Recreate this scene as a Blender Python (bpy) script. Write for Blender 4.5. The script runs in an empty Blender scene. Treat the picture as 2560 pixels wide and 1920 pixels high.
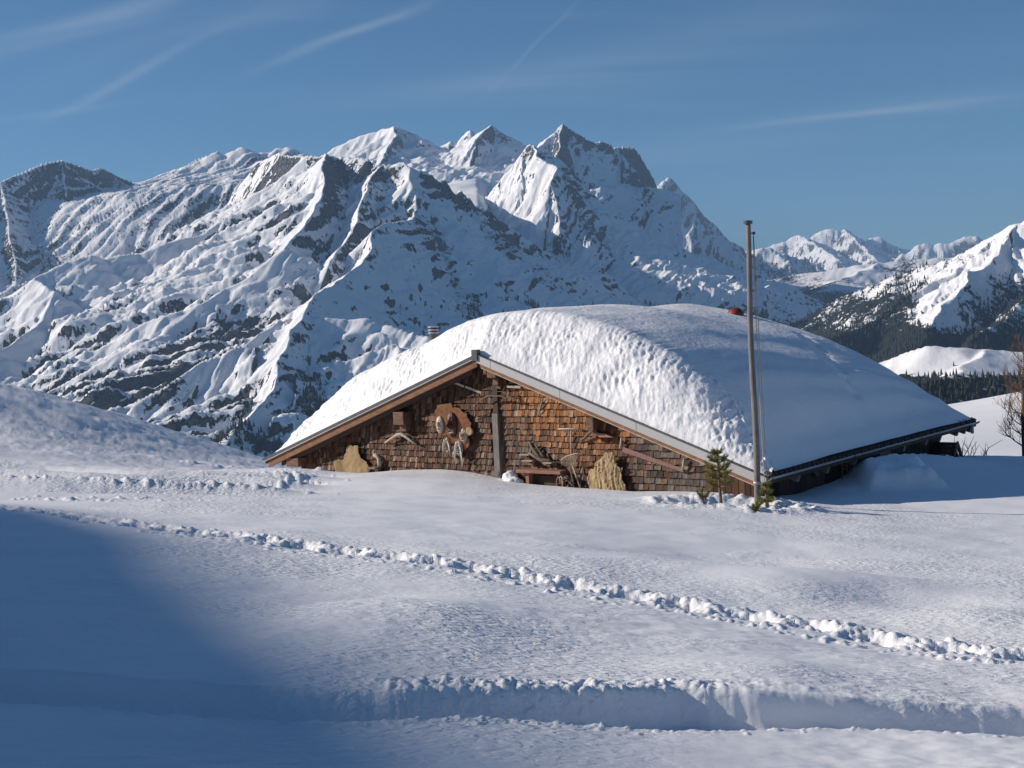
import bpy, bmesh, math, random
import numpy as np
from mathutils import Vector, Matrix
random.seed(7)
SC = bpy.context.scene
COL = SC.collection

# ------------------------------------------------------------------ camera
FPX, PITCH, ROLL, YAW = 3466.35, 0.05135894, 0.04609302, 0.64629755
_cp, _sp = math.cos(PITCH), math.sin(PITCH)
cF = np.array([0, _cp, -_sp]); _U0 = np.array([0, _sp, _cp]); _R0 = np.array([1., 0, 0])
_c, _s = math.cos(ROLL), math.sin(ROLL)
cR = _c*_R0 - _s*_U0; cU = _s*_R0 + _c*_U0
cam_d = bpy.data.cameras.new('camera'); cam = bpy.data.objects.new('camera', cam_d); COL.objects.link(cam)
cam.matrix_world = Matrix(((cR[0], cU[0], -cF[0], 0), (cR[1], cU[1], -cF[1], 0), (cR[2], cU[2], -cF[2], 0), (0, 0, 0, 1)))
cam_d.sensor_width = 36; cam_d.lens = FPX/2560*36
cam_d.clip_start = 0.1; cam_d.clip_end = 80000
SC.camera = cam
SC.render.resolution_x = 1024; SC.render.resolution_y = 768

# ------------------------------------------------------------------ sun and sky
SUN_E, SUN_PHI = math.radians(24.0), math.radians(7.5)     # sun from the left
SDIR = np.array([-math.cos(SUN_PHI)*math.cos(SUN_E), math.sin(SUN_PHI)*math.cos(SUN_E), math.sin(SUN_E)])
sd = bpy.data.lights.new('sun', 'SUN'); sd.energy = 4.7; sd.angle = math.radians(0.5); sd.color = (1.0, 0.90, 0.80)
sun = bpy.data.objects.new('sun', sd); COL.objects.link(sun)
sun.rotation_euler = Vector(SDIR.tolist()).to_track_quat('Z', 'Y').to_euler()
world = bpy.data.worlds.new('World'); SC.world = world; world.use_nodes = True
wn, wl = world.node_tree.nodes, world.node_tree.links
wn.clear()
w_out = wn.new('ShaderNodeOutputWorld'); w_bg = wn.new('ShaderNodeBackground'); w_sky = wn.new('ShaderNodeTexSky')
w_sky.sky_type = 'NISHITA'; w_sky.sun_disc = False; w_sky.sun_elevation = SUN_E
w_sky.sun_rotation = math.atan2(SDIR[0], SDIR[1]) % (2*math.pi)
w_sky.altitude = 2000; w_sky.air_density = 1.0; w_sky.dust_density = 0.3; w_sky.ozone_density = 2.2
w_bg.inputs['Strength'].default_value = 0.05
# thin cirrus: two stretched noises on the view direction flattened to a cloud deck
tc = wn.new('ShaderNodeTexCoord'); sep = wn.new('ShaderNodeSeparateXYZ'); wl.new(tc.outputs['Generated'], sep.inputs[0])
def wmath(op, a, b=None, clamp=False):
    n = wn.new('ShaderNodeMath'); n.operation = op; n.use_clamp = clamp
    for i, v in enumerate((a, b)):
        if v is None: continue
        if isinstance(v, (int, float)): n.inputs[i].default_value = v
        else: wl.new(v, n.inputs[i])
    return n.outputs[0]
zc_ = wmath('MAXIMUM', wmath('ADD', sep.outputs[2], 0.06), 0.02)
dx_ = wmath('DIVIDE', sep.outputs[0], zc_); dy_ = wmath('DIVIDE', sep.outputs[1], zc_)
cmb = wn.new('ShaderNodeCombineXYZ'); wl.new(dx_, cmb.inputs[0]); wl.new(dy_, cmb.inputs[1])
mp = wn.new('ShaderNodeMapping'); wl.new(cmb.outputs[0], mp.inputs[0])
mp.inputs['Rotation'].default_value = (0, 0, math.radians(-62)); mp.inputs['Scale'].default_value = (0.22, 1.1, 1)
mp.inputs['Location'].default_value = (1.3, 0.35, 0)
n1 = wn.new('ShaderNodeTexNoise'); wl.new(mp.outputs[0], n1.inputs['Vector'])
n1.inputs['Scale'].default_value = 1.1; n1.inputs['Detail'].default_value = 7; n1.inputs['Roughness'].default_value = 0.55
n1.inputs['Distortion'].default_value = 0.6
n2 = wn.new('ShaderNodeTexNoise'); wl.new(cmb.outputs[0], n2.inputs['Vector']); n2.inputs['Scale'].default_value = 0.35; n2.inputs['Detail'].default_value = 2
r1 = wn.new('ShaderNodeMapRange'); wl.new(n1.outputs[0], r1.inputs[0]); r1.inputs[1].default_value = 0.50; r1.inputs[2].default_value = 0.85; r1.interpolation_type = 'SMOOTHSTEP'
r2 = wn.new('ShaderNodeMapRange'); wl.new(n2.outputs[0], r2.inputs[0]); r2.inputs[1].default_value = 0.38; r2.inputs[2].default_value = 0.68; r2.interpolation_type = 'SMOOTHSTEP'
cov = wmath('MULTIPLY', r1.outputs[0], r2.outputs[0]); cov = wmath('MULTIPLY', cov, 0.35, True)
# single long streaks
ty_ = wmath('MAXIMUM', sep.outputs[1], 0.05); tx_ = wmath('DIVIDE', sep.outputs[0], ty_); tz_ = wmath('DIVIDE', sep.outputs[2], ty_)
for (spx, spy, slen, swid, sang, samp) in ((230, 45, 330, 22, 10, .34), (120, 110, 260, 16, 8, .22), (860, 90, 190, 12, 16, .42), (320, 195, 220, 12, 22, .30), (1330, 120, 170, 5, 40, .13), (2100, 290, 330, 9, 2, .30), (2250, 270, 330, 24, 2, .18), (1250, 190, 420, 30, 4, .12), (120, 285, 160, 10, 3, .18), (1800, 370, 420, 24, 0, .12), (560, 60, 420, 40, 12, .14), (1880, 60, 400, 50, 6, .10)):
    dd = cF*FPX+cR*(spx-1280)+cU*(960-spy); cx0, cz0 = dd[0]/dd[1], dd[2]/dd[1]; ca, sa = math.cos(math.radians(sang+2.6)), math.sin(math.radians(sang+2.6))
    ax_ = wmath('SUBTRACT', tx_, cx0); az_ = wmath('SUBTRACT', tz_, cz0)
    al = wmath('DIVIDE', wmath('ADD', wmath('MULTIPLY', ax_, ca), wmath('MULTIPLY', az_, sa)), slen/FPX)
    nz_ = wmath('MULTIPLY', wmath('SUBTRACT', n1.outputs[0], 0.5), 1.6)
    ac = wmath('ADD', wmath('DIVIDE', wmath('SUBTRACT', wmath('MULTIPLY', az_, ca), wmath('MULTIPLY', ax_, sa)), swid/FPX), wmath('MULTIPLY', nz_, 2.4))
    g_ = wmath('EXPONENT', wmath('MULTIPLY', wmath('ADD', wmath('MULTIPLY', al, al), wmath('MULTIPLY', ac, ac)), -1.0))
    cov = wmath('ADD', cov, wmath('MULTIPLY', wmath('MULTIPLY', g_, samp), wmath('ADD', n1.outputs[0], 0.2)), True)
mixc = wn.new('ShaderNodeMixRGB'); wl.new(cov, mixc.inputs[0]); tint = wn.new('ShaderNodeMixRGB'); tint.blend_type = 'MULTIPLY'; tint.inputs[0].default_value = 1; tint.inputs[2].default_value = (0.52, 0.93, 1.20, 1)
wl.new(w_sky.outputs[0], tint.inputs[1]); wl.new(tint.outputs[0], mixc.inputs[1]); mixc.inputs[2].default_value = (7.0, 8.2, 9.4, 1)
wl.new(mixc.outputs[0], w_bg.inputs[0]); wl.new(w_bg.outputs[0], w_out.inputs[0])
SC.view_settings.view_transform = 'Standard'; SC.view_settings.look = 'None'
SC.view_settings.exposure = 0.34; SC.view_settings.gamma = 1.0; SC.view_settings.use_curve_mapping = False
SC.render.engine = 'CYCLES'

# ------------------------------------------------------------------ geometry of the view -> points of the place
hT = np.array([math.cos(YAW), -math.sin(YAW), 0]); hR = np.array([math.sin(YAW), math.cos(YAW), 0])
HW, RISE, HL = 7.3665, 2.6377, 12.714           # half width, rise and length of the hut roof
HM = np.array([5.09434, 28, 0]) - HW*hT; HM[2] = 0  # plan origin of the hut: ridge end of the front verge
ZA, ZE = -0.954, -3.592                         # apex and eave heights
def ray(px, py): return cF*FPX + cR*(px-1280) + cU*(960-py)
def G(px, py, Y):
    d = ray(px, py); return d*(Y/d[1])
def HG(px, py, v):
    d = ray(px, py); k = ((HM + hR*v) @ hR)/(d @ hR); P = d*k; return (P-HM) @ hT, P[2]
def HS(px, py, u):
    d = ray(px, py); k = ((HM + hT*u) @ hT)/(d @ hT); P = d*k; return (P-HM) @ hR, P[2]
def LW(u, v, z): return HM + hT*u + hR*v + np.array([0, 0, z])

# ------------------------------------------------------------------ helpers
def props(o, label=None, cat=None, group=None, kind=None):
    if label: o['label'] = label
    if cat: o['category'] = cat
    if group: o['group'] = group
    if kind: o['kind'] = kind
    return o
def empty(name, loc, label, cat, group=None, rotz=0):
    o = bpy.data.objects.new(name, None); COL.objects.link(o); o.location = Vector([float(a) for a in loc]); o.rotation_euler = (0, 0, rotz)
    o.empty_display_size = 0.2
    return props(o, label, cat, group)
def mesh_obj(name, verts, faces, mat, parent=None, smooth=False):
    me = bpy.data.meshes.new(name); me.from_pydata([tuple(map(float, v)) for v in verts], [], faces); me.update()
    if smooth: me.polygons.foreach_set('use_smooth', [True]*len(me.polygons))
    if mat: me.materials.append(mat)
    o = bpy.data.objects.new(name, me); COL.objects.link(o)
    if parent: o.parent = parent
    return o
def grid_obj(name, V, nr, nc, mat, parent=None, smooth=True):
    # V: (nr*nc,3) array laid out row by row
    me = bpy.data.meshes.new(name)
    i = np.arange(nr-1)[:, None]*nc + np.arange(nc-1)[None, :]
    q = np.stack([i, i+1, i+nc+1, i+nc], -1).reshape(-1, 4).astype(np.int32)
    me.vertices.add(len(V)); me.vertices.foreach_set('co', np.ascontiguousarray(V, dtype=np.float32).ravel())
    me.loops.add(q.size); me.loops.foreach_set('vertex_index', q.ravel())
    me.polygons.add(len(q)); me.polygons.foreach_set('loop_start', np.arange(0, q.size, 4, dtype=np.int32))
    me.polygons.foreach_set('use_smooth', np.full(len(q), smooth))
    me.update(calc_edges=True); me.validate()
    me.materials.append(mat)
    o = bpy.data.objects.new(name, me); COL.objects.link(o)
    if parent: o.parent = parent
    return o
class MB:
    def __init__(s): s.v = []; s.f = []
    def box(s, c, size, rot=None, taper=1.0):
        b = len(s.v); sx, sy, sz = [a/2 for a in size]
        for z in (-1, 1):
            k = taper if z > 0 else 1.0
            for x, y in ((-1, -1), (1, -1), (1, 1), (-1, 1)):
                p = Vector((x*sx*k, y*sy*k, z*sz))
                if rot is not None: p = rot @ p
                s.v.append(tuple(p + Vector(c)))
        s.f += [tuple(b+i for i in q) for q in ((0, 3, 2, 1), (4, 5, 6, 7), (0, 1, 5, 4), (1, 2, 6, 5), (2, 3, 7, 6), (3, 0, 4, 7))]
        return s
    def tube(s, pts, rad, n=8, cap=True):
        pts = [Vector([float(a) for a in p]) for p in pts]
        if isinstance(rad, (int, float)): rad = [rad]*len(pts)
        b = len(s.v); m = len(pts); nrm = None
        for i, p in enumerate(pts):
            d = (pts[min(i+1, m-1)] - pts[max(i-1, 0)]).normalized()
            if nrm is None: nrm = d.orthogonal().normalized()
            else:
                nrm = nrm - d*nrm.dot(d); nrm = nrm.normalized() if nrm.length > 1e-6 else d.orthogonal().normalized()
            w = d.cross(nrm)
            for k in range(n):
                a = 2*math.pi*k/n; s.v.append(tuple(p + (nrm*math.cos(a) + w*math.sin(a))*rad[i]))
        for i in range(m-1):
            for k in range(n):
                a, c = b+i*n+k, b+i*n+(k+1) % n; s.f.append((a, c, c+n, a+n))
        if cap:
            s.f.append(tuple(b+k for k in range(n-1, -1, -1))); s.f.append(tuple(b+(m-1)*n+k for k in range(n)))
        return s
    def prism(s, poly, y0, y1):      # polygon in x,z extruded along y
        b = len(s.v); n = len(poly)
        s.v += [(x, y0, z) for x, z in poly] + [(x, y1, z) for x, z in poly]
        s.f.append(tuple(b+i for i in range(n))); s.f.append(tuple(b+n+i for i in range(n-1, -1, -1)))
        for i in range(n):
            j = (i+1) % n; s.f.append((b+i, b+n+i, b+n+j, b+j))
        return s
    def build(s, name, mat, parent=None, smooth=False, bevel=0):
        o = mesh_obj(name, s.v, s.f, mat, parent, smooth)
        bm = bmesh.new(); bm.from_mesh(o.data); bmesh.ops.recalc_face_normals(bm, faces=bm.faces)
        if bevel: bmesh.ops.bevel(bm, geom=list(bm.edges), offset=bevel, segments=2, affect='EDGES', profile=0.5)
        bm.to_mesh(o.data); bm.free()
        if smooth: o.data.polygons.foreach_set('use_smooth', [True]*len(o.data.polygons))
        return o

# ------------------------------------------------------------------ numpy noise
_rs = np.random.RandomState(3)
_PERM = np.concatenate([_rs.permutation(256)]*3); _ANG = _rs.rand(256)*2*np.pi
_GX, _GY = np.cos(_ANG), np.sin(_ANG)
def perlin(x, y, seed=0):
    x = np.asarray(x, float) + seed*17.13; y = np.asarray(y, float) - seed*9.71
    xi = np.floor(x).astype(int); yi = np.floor(y).astype(int); xf = x-xi; yf = y-yi
    u = xf*xf*xf*(xf*(xf*6-15)+10); v = yf*yf*yf*(yf*(yf*6-15)+10)
    def g(ix, iy, dx, dy):
        h = _PERM[_PERM[ix & 255] + (iy & 255)]; return _GX[h]*dx + _GY[h]*dy
    a = g(xi, yi, xf, yf); b = g(xi+1, yi, xf-1, yf); c = g(xi, yi+1, xf, yf-1); d = g(xi+1, yi+1, xf-1, yf-1)
    return ((a+(b-a)*u) + ((c+(d-c)*u)-(a+(b-a)*u))*v)*1.5
def fbm(x, y, o=5, seed=0, gain=0.5):
    r = 0; a = 1; t = 0
    for i in range(o):
        r = r + a*perlin(x*2**i, y*2**i, seed+i*3); t += a; a *= gain
    return r/t*1.4
def ridged(x, y, o=5, seed=0, gain=0.5):
    r = 0; a = 1; t = 0
    for i in range(o):
        r = r + a*(1-np.abs(perlin(x*2.03**i, y*2.03**i, seed+i*3))*1.6); t += a; a *= gain
    return r/t
def sstep(a, b, x):
    t = np.clip((np.asarray(x, float)-a)/(b-a), 0, 1); return t*t*(3-2*t)

# ------------------------------------------------------------------ materials
def new_mat(name):
    m = bpy.data.materials.new(name); m.use_nodes = True; nt = m.node_tree
    b = nt.nodes['Principled BSDF']; return m, nt.nodes, nt.links, b
def coords(N, L, scale=(1, 1, 1), kind='Object'):
    t = N.new('ShaderNodeTexCoord'); m = N.new('ShaderNodeMapping'); m.inputs['Scale'].default_value = scale
    L.new(t.outputs[kind], m.inputs[0]); return m.outputs[0]
def noise(N, L, vec, scale, detail=5, rough=0.55, dist=0):
    n = N.new('ShaderNodeTexNoise'); L.new(vec, n.inputs['Vector']); n.inputs['Scale'].default_value = scale
    n.inputs['Detail'].default_value = detail; n.inputs['Roughness'].default_value = rough; n.inputs['Distortion'].default_value = dist
    return n.outputs[0]
def ramp(N, L, fac, stops):
    r = N.new('ShaderNodeValToRGB'); L.new(fac, r.inputs[0]); e = r.color_ramp.elements
    while len(e) < len(stops): e.new(0.5)
    for i, (p, c) in enumerate(stops):
        e[i].position = p; e[i].color = (c, c, c, 1) if isinstance(c, (int, float)) else (*c, 1)
    return r.outputs[0]
def bump(N, L, b, h, strength, dist, prev=None):
    k = N.new('ShaderNodeBump'); L.new(h, k.inputs['Height']); k.inputs['Strength'].default_value = strength; k.inputs['Distance'].default_value = dist
    if prev: L.new(prev, k.inputs['Normal'])
    L.new(k.outputs[0], b.inputs['Normal']); return k.outputs[0]
def maths(N, L, op, a, b=None, clamp=False):
    n = N.new('ShaderNodeMath'); n.operation = op; n.use_clamp = clamp
    for i, v in enumerate((a, b)):
        if v is None: continue
        if isinstance(v, (int, float)): n.inputs[i].default_value = v
        else: L.new(v, n.inputs[i])
    return n.outputs[0]
def mixc(N, L, fac, a, b, mode='MIX'):
    n = N.new('ShaderNodeMixRGB'); n.blend_type = mode
    for i, v in enumerate((fac, a, b)):
        if isinstance(v, (int, float)): n.inputs[i].default_value = v if i == 0 else (v, v, v, 1)
        elif isinstance(v, tuple): n.inputs[i].default_value = (*v, 1)
        else: L.new(v, n.inputs[i])
    return n.outputs[0]

def wood_mat(name, c1, c2, grain=(8, 8, 1.0), rough=0.75, scale=6.0):
    m, N, L, b = new_mat(name); v = coords(N, L, grain)
    n = noise(N, L, v, scale, 6, 0.6, 0.3); v2 = coords(N, L); n2 = noise(N, L, v2, 3.0, 3)
    c = ramp(N, L, n, [(0.3, c1), (0.7, c2)])
    c = mixc(N, L, 0.6, c, ramp(N, L, n2, [(0.3, 0.45), (0.7, 1.0)]), 'MULTIPLY')
    L.new(c, b.inputs['Base Color']); b.inputs['Roughness'].default_value = rough
    bump(N, L, b, n, 0.5, 0.01); return m
def flat_mat(name, c, rough=0.6, metal=0.0, var=0.25, scale=8):
    m, N, L, b = new_mat(name); n = noise(N, L, coords(N, L), scale, 5)
    L.new(mixc(N, L, 1.0, ramp(N, L, n, [(0.3, 1-var), (0.75, 1.0)]), c, 'MULTIPLY'), b.inputs['Base Color'])
    b.inputs['Roughness'].default_value = rough; b.inputs['Metallic'].default_value = metal
    bump(N, L, b, n, 0.3, 0.004); return m

def snow_mat(name, kind):
    m, N, L, b = new_mat(name)
    v = coords(N, L)
    col = ramp(N, L, noise(N, L, v, 0.7, 4), [(0.3, (0.80, 0.81, 0.835)), (0.7, (0.86, 0.86, 0.87))])
    L.new(col, b.inputs['Base Color']); b.inputs['Roughness'].default_value = 0.65
    b.inputs['Specular IOR Level'].default_value = 0.25
    if kind == 'ground':
        # wind crust: short ripples that run across the slope, finer grain on top
        v1 = coords(N, L, (1.0, 1.9, 1.0)); a = noise(N, L, v1, 11.0, 3, 0.5, 0.4)
        reg = ramp(N, L, noise(N, L, v, 0.25, 3), [(0.42, 0.05), (0.62, 1.0)])
        a = maths(N, L, 'MULTIPLY', ramp(N, L, a, [(0.35, 0.0), (0.62, 1.0)]), reg)
        p = bump(N, L, b, a, 0.50, 0.028)
        bump(N, L, b, noise(N, L, v, 55, 3, 0.6), 0.14, 0.005, p)
    elif kind == 'roof':
        # cut face: vertical streaks of melt holes; top: fine ripples
        a = noise(N, L, coords(N, L, (1.0, 1.0, 0.55)), 7.0, 3, 0.5, 0.2)
        p = bump(N, L, b, a, 0.45, 0.06)
        bump(N, L, b, noise(N, L, v, 26, 3, 0.6), 0.4, 0.02, p)
    else:
        bump(N, L, b, noise(N, L, v, 18, 4, 0.6), 0.5, 0.03)
    return m
M_SNOW = snow_mat('ground_snow', 'ground'); M_ROOFSNOW = snow_mat('roof_snow', 'roof'); M_CLOD = snow_mat('loose_snow', 'clod')
# ------------------------------------------------------------------ mountains
def yh(px): return 782 - 0.046*(px-1280)
def mountain_mat():
    m, N, L, b = new_mat('mountain_snow_and_rock')
    at = N.new('ShaderNodeAttribute'); at.attribute_name = 'rock'
    v = coords(N, L)
    nf = noise(N, L, coords(N, L, (1, 1, 0.5)), 0.050, 9, 0.72, 0.5)
    r = maths(N, L, 'ADD', at.outputs['Fac'], maths(N, L, 'MULTIPLY', maths(N, L, 'SUBTRACT', nf, 0.5), 3.0))
    mask = N.new('ShaderNodeMapRange'); L.new(r, mask.inputs[0]); mask.inputs[1].default_value = 0.40; mask.inputs[2].default_value = 0.75; mask.interpolation_type = 'SMOOTHSTEP'
    nr = noise(N, L, coords(N, L, (1, 1, 2.2)), 0.02, 7, 0.65)
    rock = ramp(N, L, nr, [(0.25, (0.028, 0.030, 0.034)), (0.5, (0.092, 0.092, 0.094)), (0.8, (0.21, 0.20, 0.195))])
    ft = N.new('ShaderNodeAttribute'); ft.attribute_name = 'forest'
    nt = noise(N, L, v, 0.035, 8, 0.75)
    fr = maths(N, L, 'ADD', ft.outputs['Fac'], maths(N, L, 'MULTIPLY', maths(N, L, 'SUBTRACT', nt, 0.5), 2.2))
    fm = N.new('ShaderNodeMapRange'); L.new(fr, fm.inputs[0]); fm.inputs[1].default_value = 0.48; fm.inputs[2].default_value = 0.56
    c = mixc(N, L, mask.outputs[0], (0.84, 0.84, 0.85), rock)
    c = mixc(N, L, fm.outputs[0], c, (0.016, 0.021, 0.018))
    L.new(c, b.inputs['Base Color']); b.inputs['Roughness'].default_value = 0.8; b.inputs['Specular IOR Level'].default_value = 0.1
    p = bump(N, L, b, maths(N, L, 'MULTIPLY', nf, maths(N, L, 'ADD', mask.outputs[0], 0.12)), 0.7, 20.0)
    bump(N, L, b, maths(N, L, 'MULTIPLY', nr, mask.outputs[0]), 0.8, 14.0, p)
    return m
M_MT = mountain_mat()

def W3(pts): return np.array([G(*p) for p in pts])
def tent(X, Y, ridges, dmax=1500):
    H = np.full(X.shape, -1e9); D = np.zeros(X.shape)
    for pts, (sl, Dl, tl), (sr, Dr, tr) in ridges:
        P = W3(pts)
        for i in range(len(P)-1):
            a, b = P[i], P[i+1]; ab = b[:2]-a[:2]; l2 = ab@ab
            t = np.clip(((X-a[0])*ab[0]+(Y-a[1])*ab[1])/l2, 0, 1)
            qx = X-(a[0]+t*ab[0]); qy = Y-(a[1]+t*ab[1]); d = np.hypot(qx, qy)
            side = ab[0]*(Y-a[1]) - ab[1]*(X-a[0])
            drop = np.where(side > 0, sl*Dl*(1-np.exp(-d/Dl))+tl*d, sr*Dr*(1-np.exp(-d/Dr))+tr*d)
            h = a[2]+t*(b[2]-a[2]) - drop - 0.55*np.maximum(0, d-dmax)
            k = h > H; H = np.where(k, h, H); D = np.where(k, d, D)
    return H, D
def rotn(X, Y, ang): c, s = math.cos(ang), math.sin(ang); return X*c+Y*s, -X*s+Y*c

def mountain(name, px0, px1, Y0, Y1, nc, nr, ridges, label, amp=(8, 0.16, 90), warp=40, wl=420, aniso=None, rock=(0.75, 0.5, 0.0), zones=(), forest=None, floor=None, seed=0, lin=False, gul=26):
    s = np.linspace((px0-1280)/FPX, (px1-1280)/FPX, nc); Yr = np.linspace(Y0, Y1, nr) if lin else Y0*(Y1/Y0)**np.linspace(0, 1, nr)
    Yg = np.repeat(Yr[:, None], nc, 1); Xg = Yg*s[None, :]
    wx = fbm(Xg/wl, Yg/wl, 4, seed+1)*warp; wy = fbm(Xg/wl, Yg/wl, 4, seed+7)*warp
    H, D = tent(Xg+wx, Yg+wy, ridges)
    A = np.minimum(amp[0]+amp[1]*D, amp[2])
    n = ridged(Xg/wl, Yg/wl, 6, seed+3, 0.47)-0.62
    H = H + A*n*1.8 + amp[0]*0.22*(ridged(Xg/70, Yg/70, 3, seed+5)-0.6)
    if aniso:
        ang, L1, L2, am = aniso[:4]; u, v = rotn(Xg+wx*0.8, Yg+wy*0.8, ang)
        q = ridged(u/L1, v/L2, 3, seed+11, 0.36)-0.6
        msk = sstep(20, 250, D)
        if len(aniso) > 4: msk = msk*aniso[4](Xg, Yg)
        H = H + am*q*msk
    gl1 = ridged((Xg*0.92-Yg*0.39)/85+wx/60, (Xg*0.39+Yg*0.92)/600, 4, seed+15, .55)-.6
    H = H + np.minimum(8+.10*D, gul)*gl1*1.6
    if floor is not None: H = np.maximum(H, floor(Xg, Yg))
    gy = np.gradient(H, axis=0)/np.gradient(Yg, axis=0); gx = np.gradient(H, axis=1)/np.gradient(Xg, axis=1); gyy = gy - gx*(np.gradient(Xg, axis=0)/np.gradient(Yg, axis=0))
    slope = np.hypot(gx, gyy)
    P = np.stack([Xg, Yg, H], -1); q = P@cF; PX = 1280+FPX*(P@cR)/q; PY = 960-FPX*(P@cU)/q
    rk = (slope-rock[0])/rock[1]*0.55 + rock[2] - 0.12 + 0.32*fbm(Xg/330, Yg/330, 4, seed+21) + 0.15*fbm(Xg/70, Yg/70, 3, seed+22)
    rk = np.clip(rk-0.06, -0.5, 1.2)
    for (zx, zy, rx, ry, an, va) in zones:
        c, s_ = math.cos(math.radians(an)), math.sin(math.radians(an)); a = ((PX-zx)*c+(PY-zy)*s_)/rx; b = (-(PX-zx)*s_+(PY-zy)*c)/ry
        rk = rk + va*np.exp(-(a*a+b*b)**1.5)
    o = grid_obj(name, P.reshape(-1, 3), nr, nc, M_MT)
    at = o.data.attributes.new('rock', 'FLOAT', 'POINT'); at.data.foreach_set('value', rk.astype(np.float32).ravel())
    fo = np.full(Xg.shape, -2.0) if forest is None else forest(Xg, Yg, H, PX, PY, slope)
    at = o.data.attributes.new('forest', 'FLOAT', 'POINT'); at.data.foreach_set('value', fo.astype(np.float32).ravel())
    o['kind'] = 'structure'; o['label'] = label
    return dict(o=o, X=Xg, Y=Yg, H=H, PX=PX, PY=PY, fo=fo, slope=slope)

def crest(pts, Y): return [(x, y, Y if not callable(Y) else Y(x)) for x, y in pts]
MT = []
# far shaded wall at the left and the small summits behind the glacier
MT.append(mountain('mountain', -330, 960, 5600, 10800, 430, 240, [
    (crest([(-330, 560), (-150, 500), (0, 456), (60, 430), (105, 407), (145, 400), (190, 414), (220, 426), (245, 418), (285, 434), (340, 457), (362, 450), (375, 460), (400, 450), (450, 418), (490, 398), (520, 386)], lambda x: 7300+(x+330)*2.7), (0.9, 1500, .1), (1.35, 700, .22)),
    (crest([(520, 386), (540, 376), (555, 384), (575, 376), (600, 366), (612, 376), (640, 384), (668, 380), (690, 372), (718, 366), (735, 372), (752, 385), (770, 398), (800, 410)], lambda x: 9500+(x-520)*1.2), (0.8, 1500, .1), (0.5, 500, .12)),
    ([(145, 400, 8580), (175, 520, 8150), (215, 640, 7700)], (0.7, 300, .3), (0.7, 300, .3)),
    ([(285, 434, 8960), (310, 540, 8500), (350, 620, 8050)], (0.7, 300, .3), (0.7, 300, .3)),
    ([(0, 456, 8190), (25, 560, 7750), (40, 700, 7200)], (0.7, 300, .3), (0.7, 300, .3)),
    ([(450, 418, 9400), (450, 500, 8950), (445, 560, 8550)], (0.7, 300, .3), (0.7, 300, .3)),
    ], 'shaded rocky mountain wall at the far left', wl=600, amp=(8, .09, 30), rock=(0.95, 0.5, 0.42), seed=2,
    floor=lambda X, Y: 60+(Y-6000)*0.14+40*fbm(X/900, Y/900, 3)))
# high summits with the glacier
gl = lambda X, Y: np.where(X < 0.02*Y, 830+(Y-9000)*0.16, -3000)+25*fbm(X/500, Y/500, 3)-sstep(-0.02, 0.02, X/Y)*500
MT.append(mountain('mountain', 700, 1720, 7000, 12500, 420, 280, [
    ([(800, 395, 10900), (823, 380, 10900), (840, 365, 10900), (878, 346, 10900), (905, 336, 10900), (935, 329, 10900), (960, 322, 10900), (988, 314, 10800), (1012, 322, 10900), (1040, 335, 10900), (1062, 347, 10900), (1090, 363, 11000), (1120, 368, 11000)], (1.0, 1200, .1), (0.62, 500, .16)),
    ([(988, 314, 10800), (984, 345, 10450), (975, 372, 10200), (960, 395, 9900)], (1.1, 500, .4), (0.5, 600, .22)),
    ([(1100, 366, 11500), (1125, 352, 11500), (1142, 358, 11500), (1155, 334, 11500), (1170, 325, 11500), (1182, 330, 11500), (1195, 340, 11500)], (1.2, 600, .1), (1.2, 600, .1)),
    ([(1140, 368, 10700), (1180, 345, 10650), (1205, 322, 10600), (1222, 309, 10600), (1238, 322, 10600), (1262, 336, 10600), (1290, 345, 10600), (1312, 360, 10600), (1340, 385, 10600)], (1.0, 1200, .1), (0.8, 500, .18)),
    ([(1222, 309, 10600), (1206, 335, 10350), (1180, 368, 10150), (1165, 385, 10000)], (1.1, 500, .4), (0.5, 600, .22)),
    ([(1320, 375, 9530), (1360, 356, 9650), (1382, 336, 9716), (1398, 313, 9764), (1410, 306, 9800), (1424, 315, 9842), (1450, 331, 9920), (1472, 348, 9986), (1490, 355, 10040), (1500, 351, 10070), (1522, 358, 10136), (1532, 370, 10166), (1545, 365, 10205)], (0.9, 1400, .1), (1.35, 650, .30)),
    ([(1532, 370, 10166), (1545, 365, 10205), (1575, 362, 10295), (1592, 368, 10346), (1603, 384, 10379), (1612, 404, 10406), (1622, 425, 10436), (1633, 445, 10469), (1642, 470, 10496), (1650, 500, 10520)], (3.0, 400, .6), (2.6, 420, .6)),
    ([(1650, 500, 10520), (1665, 545, 10565), (1690, 600, 10640)], (2.5, 400, .4), (1.2, 650, .3)),
    ([(1410, 306, 9800), (1400, 345, 9600), (1392, 380, 9400)], (1.5, 500, .5), (1.2, 400, .4)),
    ([(1550, 365, 10220), (1548, 410, 10000), (1556, 470, 9800), (1575, 540, 9600), (1600, 600, 9400), (1620, 660, 9200)], (2.2, 400, .5), (2.2, 400, .4)),
    ], 'high snowy summits behind the jagged front ridge', gul=16, amp=(6, .10, 40), rock=(1.0, 0.5, 0.05), seed=31, floor=gl,
    zones=[(1600, 470, 38, 130, -8, .55), (1520, 372, 50, 16, 10, .25), (1560, 400, 75, 45, 0, -.55), (1500, 440, 70, 50, 10, -.15), (1425, 330, 40, 25, 10, .35), (1030, 350, 50, 22, 20, .6), (1240, 340, 40, 25, 20, .5)]))
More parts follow.
